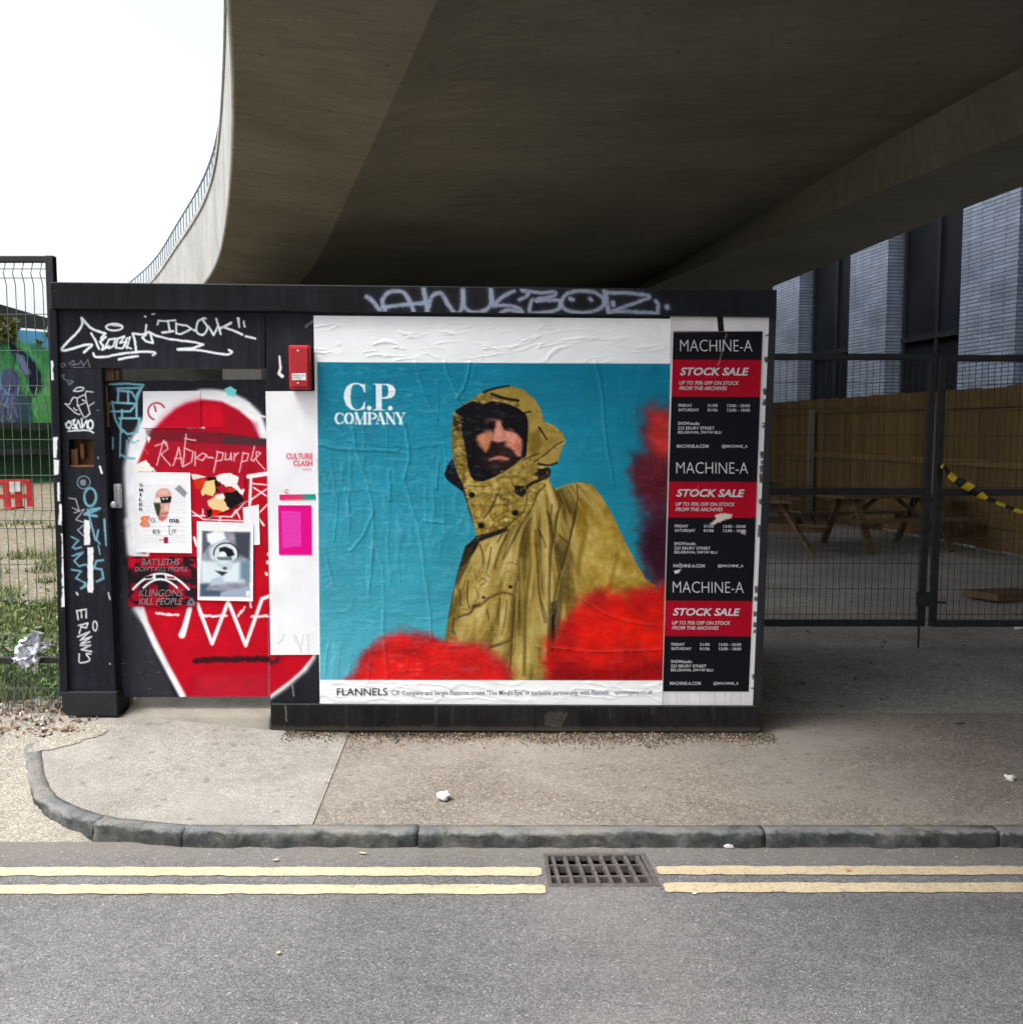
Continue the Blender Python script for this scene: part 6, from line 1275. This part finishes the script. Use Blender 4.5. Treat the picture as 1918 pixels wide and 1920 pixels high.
# ================================================================== right-hand column: backing paper and three sale posters
def p_back(c):
    c.c *= (0.94+0.08*fbm(c.PX/12, c.PY/80, 3))[...,None]
    for x in (1268,1290,1312,1340,1360,1372,1388): c.line([(x,1298),(x+random.uniform(-4,4),1325)], 1.6, (190,186,186), soft=1, alpha=0.6)
    for i in range(30):
        y = random.uniform(600,1300); c.rect(1438-(y-600)*0.042-random.uniform(0,3), y, 1446-(y-600)*0.042, y+random.uniform(2,14), (70,66,62), rough=1.5, alpha=0.8, seed=i)
    c.line([(1350,596),(1352,620)], 11, (26,26,30))
bk_ = sheet('backing_paper', [(1256,592),(1443.5,594),(1411,1325.5),(1242,1326)], -0.0018, 'white backing paper behind the column of sale posters', (236,234,236), p_back, step=1.4, cat='paper', wr=0.0012)
A4 = cr(1220,560,4.8)
QA = [(1262.5,620.5),(1429.5,621),(1421,853),(1255.5,852)]; QB = [(1255.5,850.5),(1421,851.5),(1413,1077),(1249,1076)]; QC = [(1249,1075),(1413,1076),(1403.5,1297),(1243,1296.5)]
def mapq(Q):
    q = [np.array(v, float) for v in Q]
    def f(x, y):                               # poster-local: measured on the top one
        u = (x-1262.5+(y-621)*0.0302)/167.0; v = (y-621)/231.5
        p = (q[0]*(1-u)+q[1]*u)*(1-v)+(q[3]*(1-u)+q[2]*u)*v; return p
    return f
labels = ['topmost of the three black and red sale posters, with a white scratch', 'middle of the three black and red sale posters, with a torn spot', 'lowest of the three black and red sale posters, above the bare white paper']
for i, Q in enumerate((QA, QB, QC)):
    f = mapq(Q); Yp = -0.0042-0.0016*(2-i)
    def pf_(c, f=f, i=i):
        c.poly([f(1255,674.5), f(1432,674.5), f(1430,744), f(1250,744)], (170,8,36), soft=0.7)
        n = fbm(c.PX/3, c.PY/60, 5+i, 3); c.mul(1+0.12*(n-0.5))
        if i == 0: c.line(A4((680,315),(650,430),(620,560),(605,600)), 1.8, (190,180,182), alpha=0.75, rough=1); c.line([(1257,622),(1428,619.5)], 2, (220,150,160), alpha=0.8)
        if i == 1:
            B5 = cr(1220,940,4.174); c.poly(B5((500,110),(560,95),(640,100),(630,130),(560,150),(480,190),(460,180),(510,140)), (214,200,190), rough=2.5, rs=3); c.poly(B5((700,225),(750,235),(735,265),(705,250)), (200,170,190), rough=1.5, rs=3); c.poly(B5((180,545),(240,530),(220,560),(190,570)), (226,222,218), rough=1.2, rs=3); c.line(B5((225,480),(240,520)), 1.5, (200,200,205), rough=1); c.line([(1300,930),(1310,910)], 1, (214,180,186), alpha=0.6, rough=1)
    s_ = sheet('sale_poster', Q, Yp, labels[i], (19,20,26), pf_, step=1.3, wr=0.0005, seed=70+i, group='sale posters pasted in a column', mat='gloss_paper')
    lt = Letters(Yp-0.0036)
    def ad(tx, x0, x1, yt, yb, off=0.0, sh=0.0, f=f, lt=lt):
        a, b = f(x0, yt), f(x1, yb); aa = f(x0, yb); lt.add(tx, float(aa[0]), float(b[0]), float(a[1]), float(aa[1]), off, sh, slope=float((b[1]-aa[1])/(b[0]-aa[0])))
    ad('MACHINE-A', 1275, 1411, 637, 659, -0.011); ad('STOCK SALE', 1275, 1405, 689, 704, 0.028, 0.25)
    ad('UP TO 70% OFF ON STOCK', 1273.5, 1386, 714.5, 721.5, 0.012, 0.25); ad('FROM THE ARCHIVES', 1273.5, 1363.5, 724.5, 731.5, 0.012, 0.25)
    ad('FRIDAY', 1272, 1298, 757.5, 763, 0.014); ad('SATURDAY', 1272, 1311, 766, 771.5, 0.014); ad('31/05', 1327, 1346, 757.5, 763, 0.014); ad('01/06', 1327, 1346, 766, 771.5, 0.014); ad('12:00 - 20:00', 1364, 1407, 757.5, 763, 0.014); ad('12:00 - 18:00', 1364, 1407, 766, 771.5, 0.014)
    ad('SHOWstudio', 1271, 1312, 791, 797, 0.014); ad('223 EBURY STREET', 1271, 1340, 800, 805.5, 0.014); ad('BELGRAVIA, SW1W 8LU', 1271, 1353, 808, 814, 0.014); ad('MACHINE-A.COM', 1269, 1329, 833.5, 840, 0.014); ad('@MACHINE_A', 1354, 1403, 833.5, 840.5, 0.014)
    lt.build(M['ink_paper'], s_)
# ================================================================== litter and debris
rng = np.random.RandomState(17)
def paperball(name, px, py, z, r, seed, label, cat='litter', mat='white_sack', flat=0.5):
    x, y = gp(px, py, z); o = lump(name, (x, y, z+r*flat*0.7), (r, r*0.8, r*flat), seed, M[mat], amp=0.75, n=9)
    tag(o, label, cat); return o
simple('scrap_paper', (0.78,0.76,0.72), 0.7, 0.15, 20, 0.5)
paperball('crumpled_paper', 833, 1497, -0.02, 0.034, 5, 'crumpled white paper on the tan pavement in front of the big poster', mat='scrap_paper')
paperball('crumpled_paper', 1893, 1462, -0.02, 0.026, 8, 'small crumpled white scrap on the pavement near the right edge', mat='scrap_paper')
paperball('crumpled_paper', 1366, 1590, ROADZ, 0.022, 11, 'white scrap lying in the gutter against the kerb', mat='scrap_paper')
paperball('crumpled_paper', 1912, 1180, 0.0, 0.05, 14, 'white crumpled scrap below the right gate leaf', mat='scrap_paper')
def flat_bit(name, px, py, z, L_, W_, rot, mat, label, cat):
    x, y = gp(px, py, z); u = np.linspace(-1, 1, 7); v = np.linspace(-1, 1, 4); V_, U_ = np.meshgrid(v, u, indexing='ij')
    wd = 1-0.75*np.abs(U_)**2; Xl = U_*L_; Yl = V_*W_*wd; Zl = 0.006+0.35*W_*np.abs(V_)+0.1*L_*U_**2
    c, s_ = math.cos(rot), math.sin(rot); o = link(name, grid_mesh(name, x+Xl*c-Yl*s_, y+Xl*s_+Yl*c, z+Zl), M[mat]); tag(o, label, cat); return o
simple('leaf_tan', (0.55,0.42,0.30), 0.7); simple('leaf_orange', (0.60,0.22,0.08), 0.7)
flat_bit('fallen_leaf', 517, 1616, ROADZ, 0.014, 0.008, 0.4, 'leaf_tan', 'pale curled leaf on the road left of the drain above the yellow lines', 'leaf')
flat_bit('fallen_leaf', 680, 1603, ROADZ, 0.018, 0.007, -0.3, 'leaf_tan', 'tan leaf in the gutter close to the kerb left of the drain', 'leaf')
flat_bit('fallen_leaf', 1590, 1634, ROADZ+0.005, 0.018, 0.006, 0.1, 'leaf_orange', 'orange leaf on the upper yellow line right of the drain', 'leaf')
flat_bit('fallen_leaf', 522, 1791, ROADZ, 0.010, 0.008, 0.9, 'leaf_tan', 'tiny pale leaf alone on the asphalt in the left foreground', 'leaf')
flat_bit('fallen_leaf', 1302, 1679, ROADZ, 0.010, 0.006, 0.2, 'scrap_paper', 'white fleck on the asphalt just below the lines right of the drain', 'litter')
simple('dark_scrap', (0.03,0.03,0.03), 0.6)
flat_bit('dark_leaf', 1800, 1360, 0.0, 0.03, 0.013, 0.05, 'dark_scrap', 'dark flat scrap on the yard entrance floor right of the hut', 'litter')
flat_bit('dark_leaf', 1505, 1285, 0.0, 0.022, 0.016, 0.6, 'dark_scrap', 'dark clump on the shaded ground just right of the hut', 'litter')
# torn white carrier bag caught on the fence rail
bg_ = thing('carrier_bag', 'torn white carrier bag snagged on the bottom rail of the mesh fence', 'bag', (fx(65,1210), FY-0.05, fz(1240)))
def crumple(pxs, pys, seed, n=30, amp=0.05):
    u, v = np.meshgrid(np.linspace(0, 1, n), np.linspace(0, 1, n)); x0, x1 = fx(pxs[0], pys[0]), fx(pxs[1], pys[0]); z1, z0 = fz(pys[0]), fz(pys[1])
    q = lambda k, f: (fbm(u*f+k, v*f+k*1.7, seed+k, 3)-0.5)*2
    e = np.minimum(np.minimum(u, 1-u), np.minimum(v, 1-v)); hole = (fbm(u*3+seed, v*3, seed+40, 3) < 0.36) | (e+0.10*q(9, 5) < 0.05)
    Xc = x0+(x1-x0)*u+amp*q(1, 4); Zc = z0+(z1-z0)*v+amp*q(2, 4); Yc = FY-0.045+0.045*q(3, 5)+0.02*np.abs(q(4, 11))
    o = link('bag_fold', grid_mesh('bag_fold', Xc, np.minimum(Yc, FY-0.012), Zc, skip=hole), M['white_sack'], bg_); m_ = o.modifiers.new('thickness', 'SOLIDIFY'); m_.thickness = 0.001
crumple((42,90), (1186,1222), 3); crumple((38,72), (1206,1250), 7); crumple((28,82), (1222,1240), 12, 26, 0.03)
# grit and leaf litter at the foot of the plinth, and under the fence
def scatter(name, n, fn, mats, label, cat, smin, smax):
    mb = MB()
    for i in range(n):
        x, y, z = fn(); s_ = rng.uniform(smin, smax); leaf(mb, (x, y, z+s_*0.5), s_, rng, rng.uniform(0.8, 1.8))
    o = mb.build(name, M[mats]); tag(o, label, cat, kind='stuff'); return o
def along():
    x = rng.uniform(-1.25, 1.45); y = -0.035-abs(rng.normal())*0.085*(0.6+0.8*float(fbm(np.array(x*3.0), np.array(0.5), 3))); return x, y, float(zpave(x, y))
scatter('leaf_litter', 1500, along, 'dry_leaf', 'brown leaf litter and grit along the foot of the hut', 'leaf litter', 0.0025, 0.008)
simple('pale_grit', (0.5,0.46,0.40), 0.8); scatter('grit', 420, along, 'pale_grit', 'pale grit specks along the foot of the hut', 'grit', 0.002, 0.006)
def underf():
    x = rng.uniform(-3.9, -2.32); y = rng.uniform(-0.28, 0.5)*1.0; return x, y, float(zdrive(x, y)) if y < 0.3 else zrough(x, y)
scatter('leaf_litter', 1300, underf, 'dry_leaf', 'brown leaf litter at the foot of the mesh fence', 'leaf litter', 0.005, 0.018); scatter('grit', 380, underf, 'scrap_paper', 'white paper scraps among the leaves under the mesh fence', 'litter', 0.004, 0.016)
def onroad():
    x = rng.uniform(-3, 3); y = KERBY-0.02-abs(rng.normal())*0.10; return x, y, ROADZ
scatter('grit', 500, onroad, 'pale_grit', 'fine pale grit gathered in the gutter', 'grit', 0.0015, 0.004)
def onyard():
    x = rng.uniform(1.0, 5.2); y = rng.uniform(0.2, 5); return x, y, 0.003
scatter('grit', 260, onyard, 'dark_scrap', 'dark specks scattered over the yard floor', 'grit', 0.003, 0.010)
# broken pale mortar patch by the kerb end, and trodden soil along the plinth
def ragged(name, X, Y, keep, mat, lift, label=None):
    Z = zpave(X, Y)+lift+0.001*(fbm(X*30, Y*30, 6)-0.5); o = link(name, grid_mesh(name, X, Y, Z, skip=~keep), M[mat]); tag(o, kind='structure'); return o
ax, ay = gp(120, 1392, 0.04)
Xg, Yg = np.meshgrid(np.linspace(ax-0.30, ax+0.30, 90), np.linspace(ay-0.22, ay+0.22, 70))
rr = np.hypot((Xg-ax)/0.24, (Yg-ay-(Xg-ax)*0.55)/0.10)+1.3*(fbm(Xg*12, Yg*14, 8, 4)-0.5); ragged('mortar_patch', Xg, Yg, (rr < 0.95) & (Xg > ax-0.13), 'pale_drive', 0.004)
leafmat('soil_crumb', (0.06,0.045,0.03), (0.16,0.12,0.085))
def soilpt():
    x = rng.uniform(-1.27, 1.47); k = float(fbm(np.array(x*2.6), np.array(2.0), 77, 4)); y = -0.03-abs(rng.normal())*0.10*k**1.5*1.6; return x, y, float(zpave(x, y))-0.0015
scatter('soil', 5200, soilpt, 'soil_crumb', 'dark crumbs of soil swept against the foot of the hut', 'soil', 0.002, 0.007)
tag(flat_bit('twig', 742, 1388, 0.0, 0.05, 0.008, 1.4, 'dark_scrap', 'dark twig lying at the foot of the plinth', 'twig'))
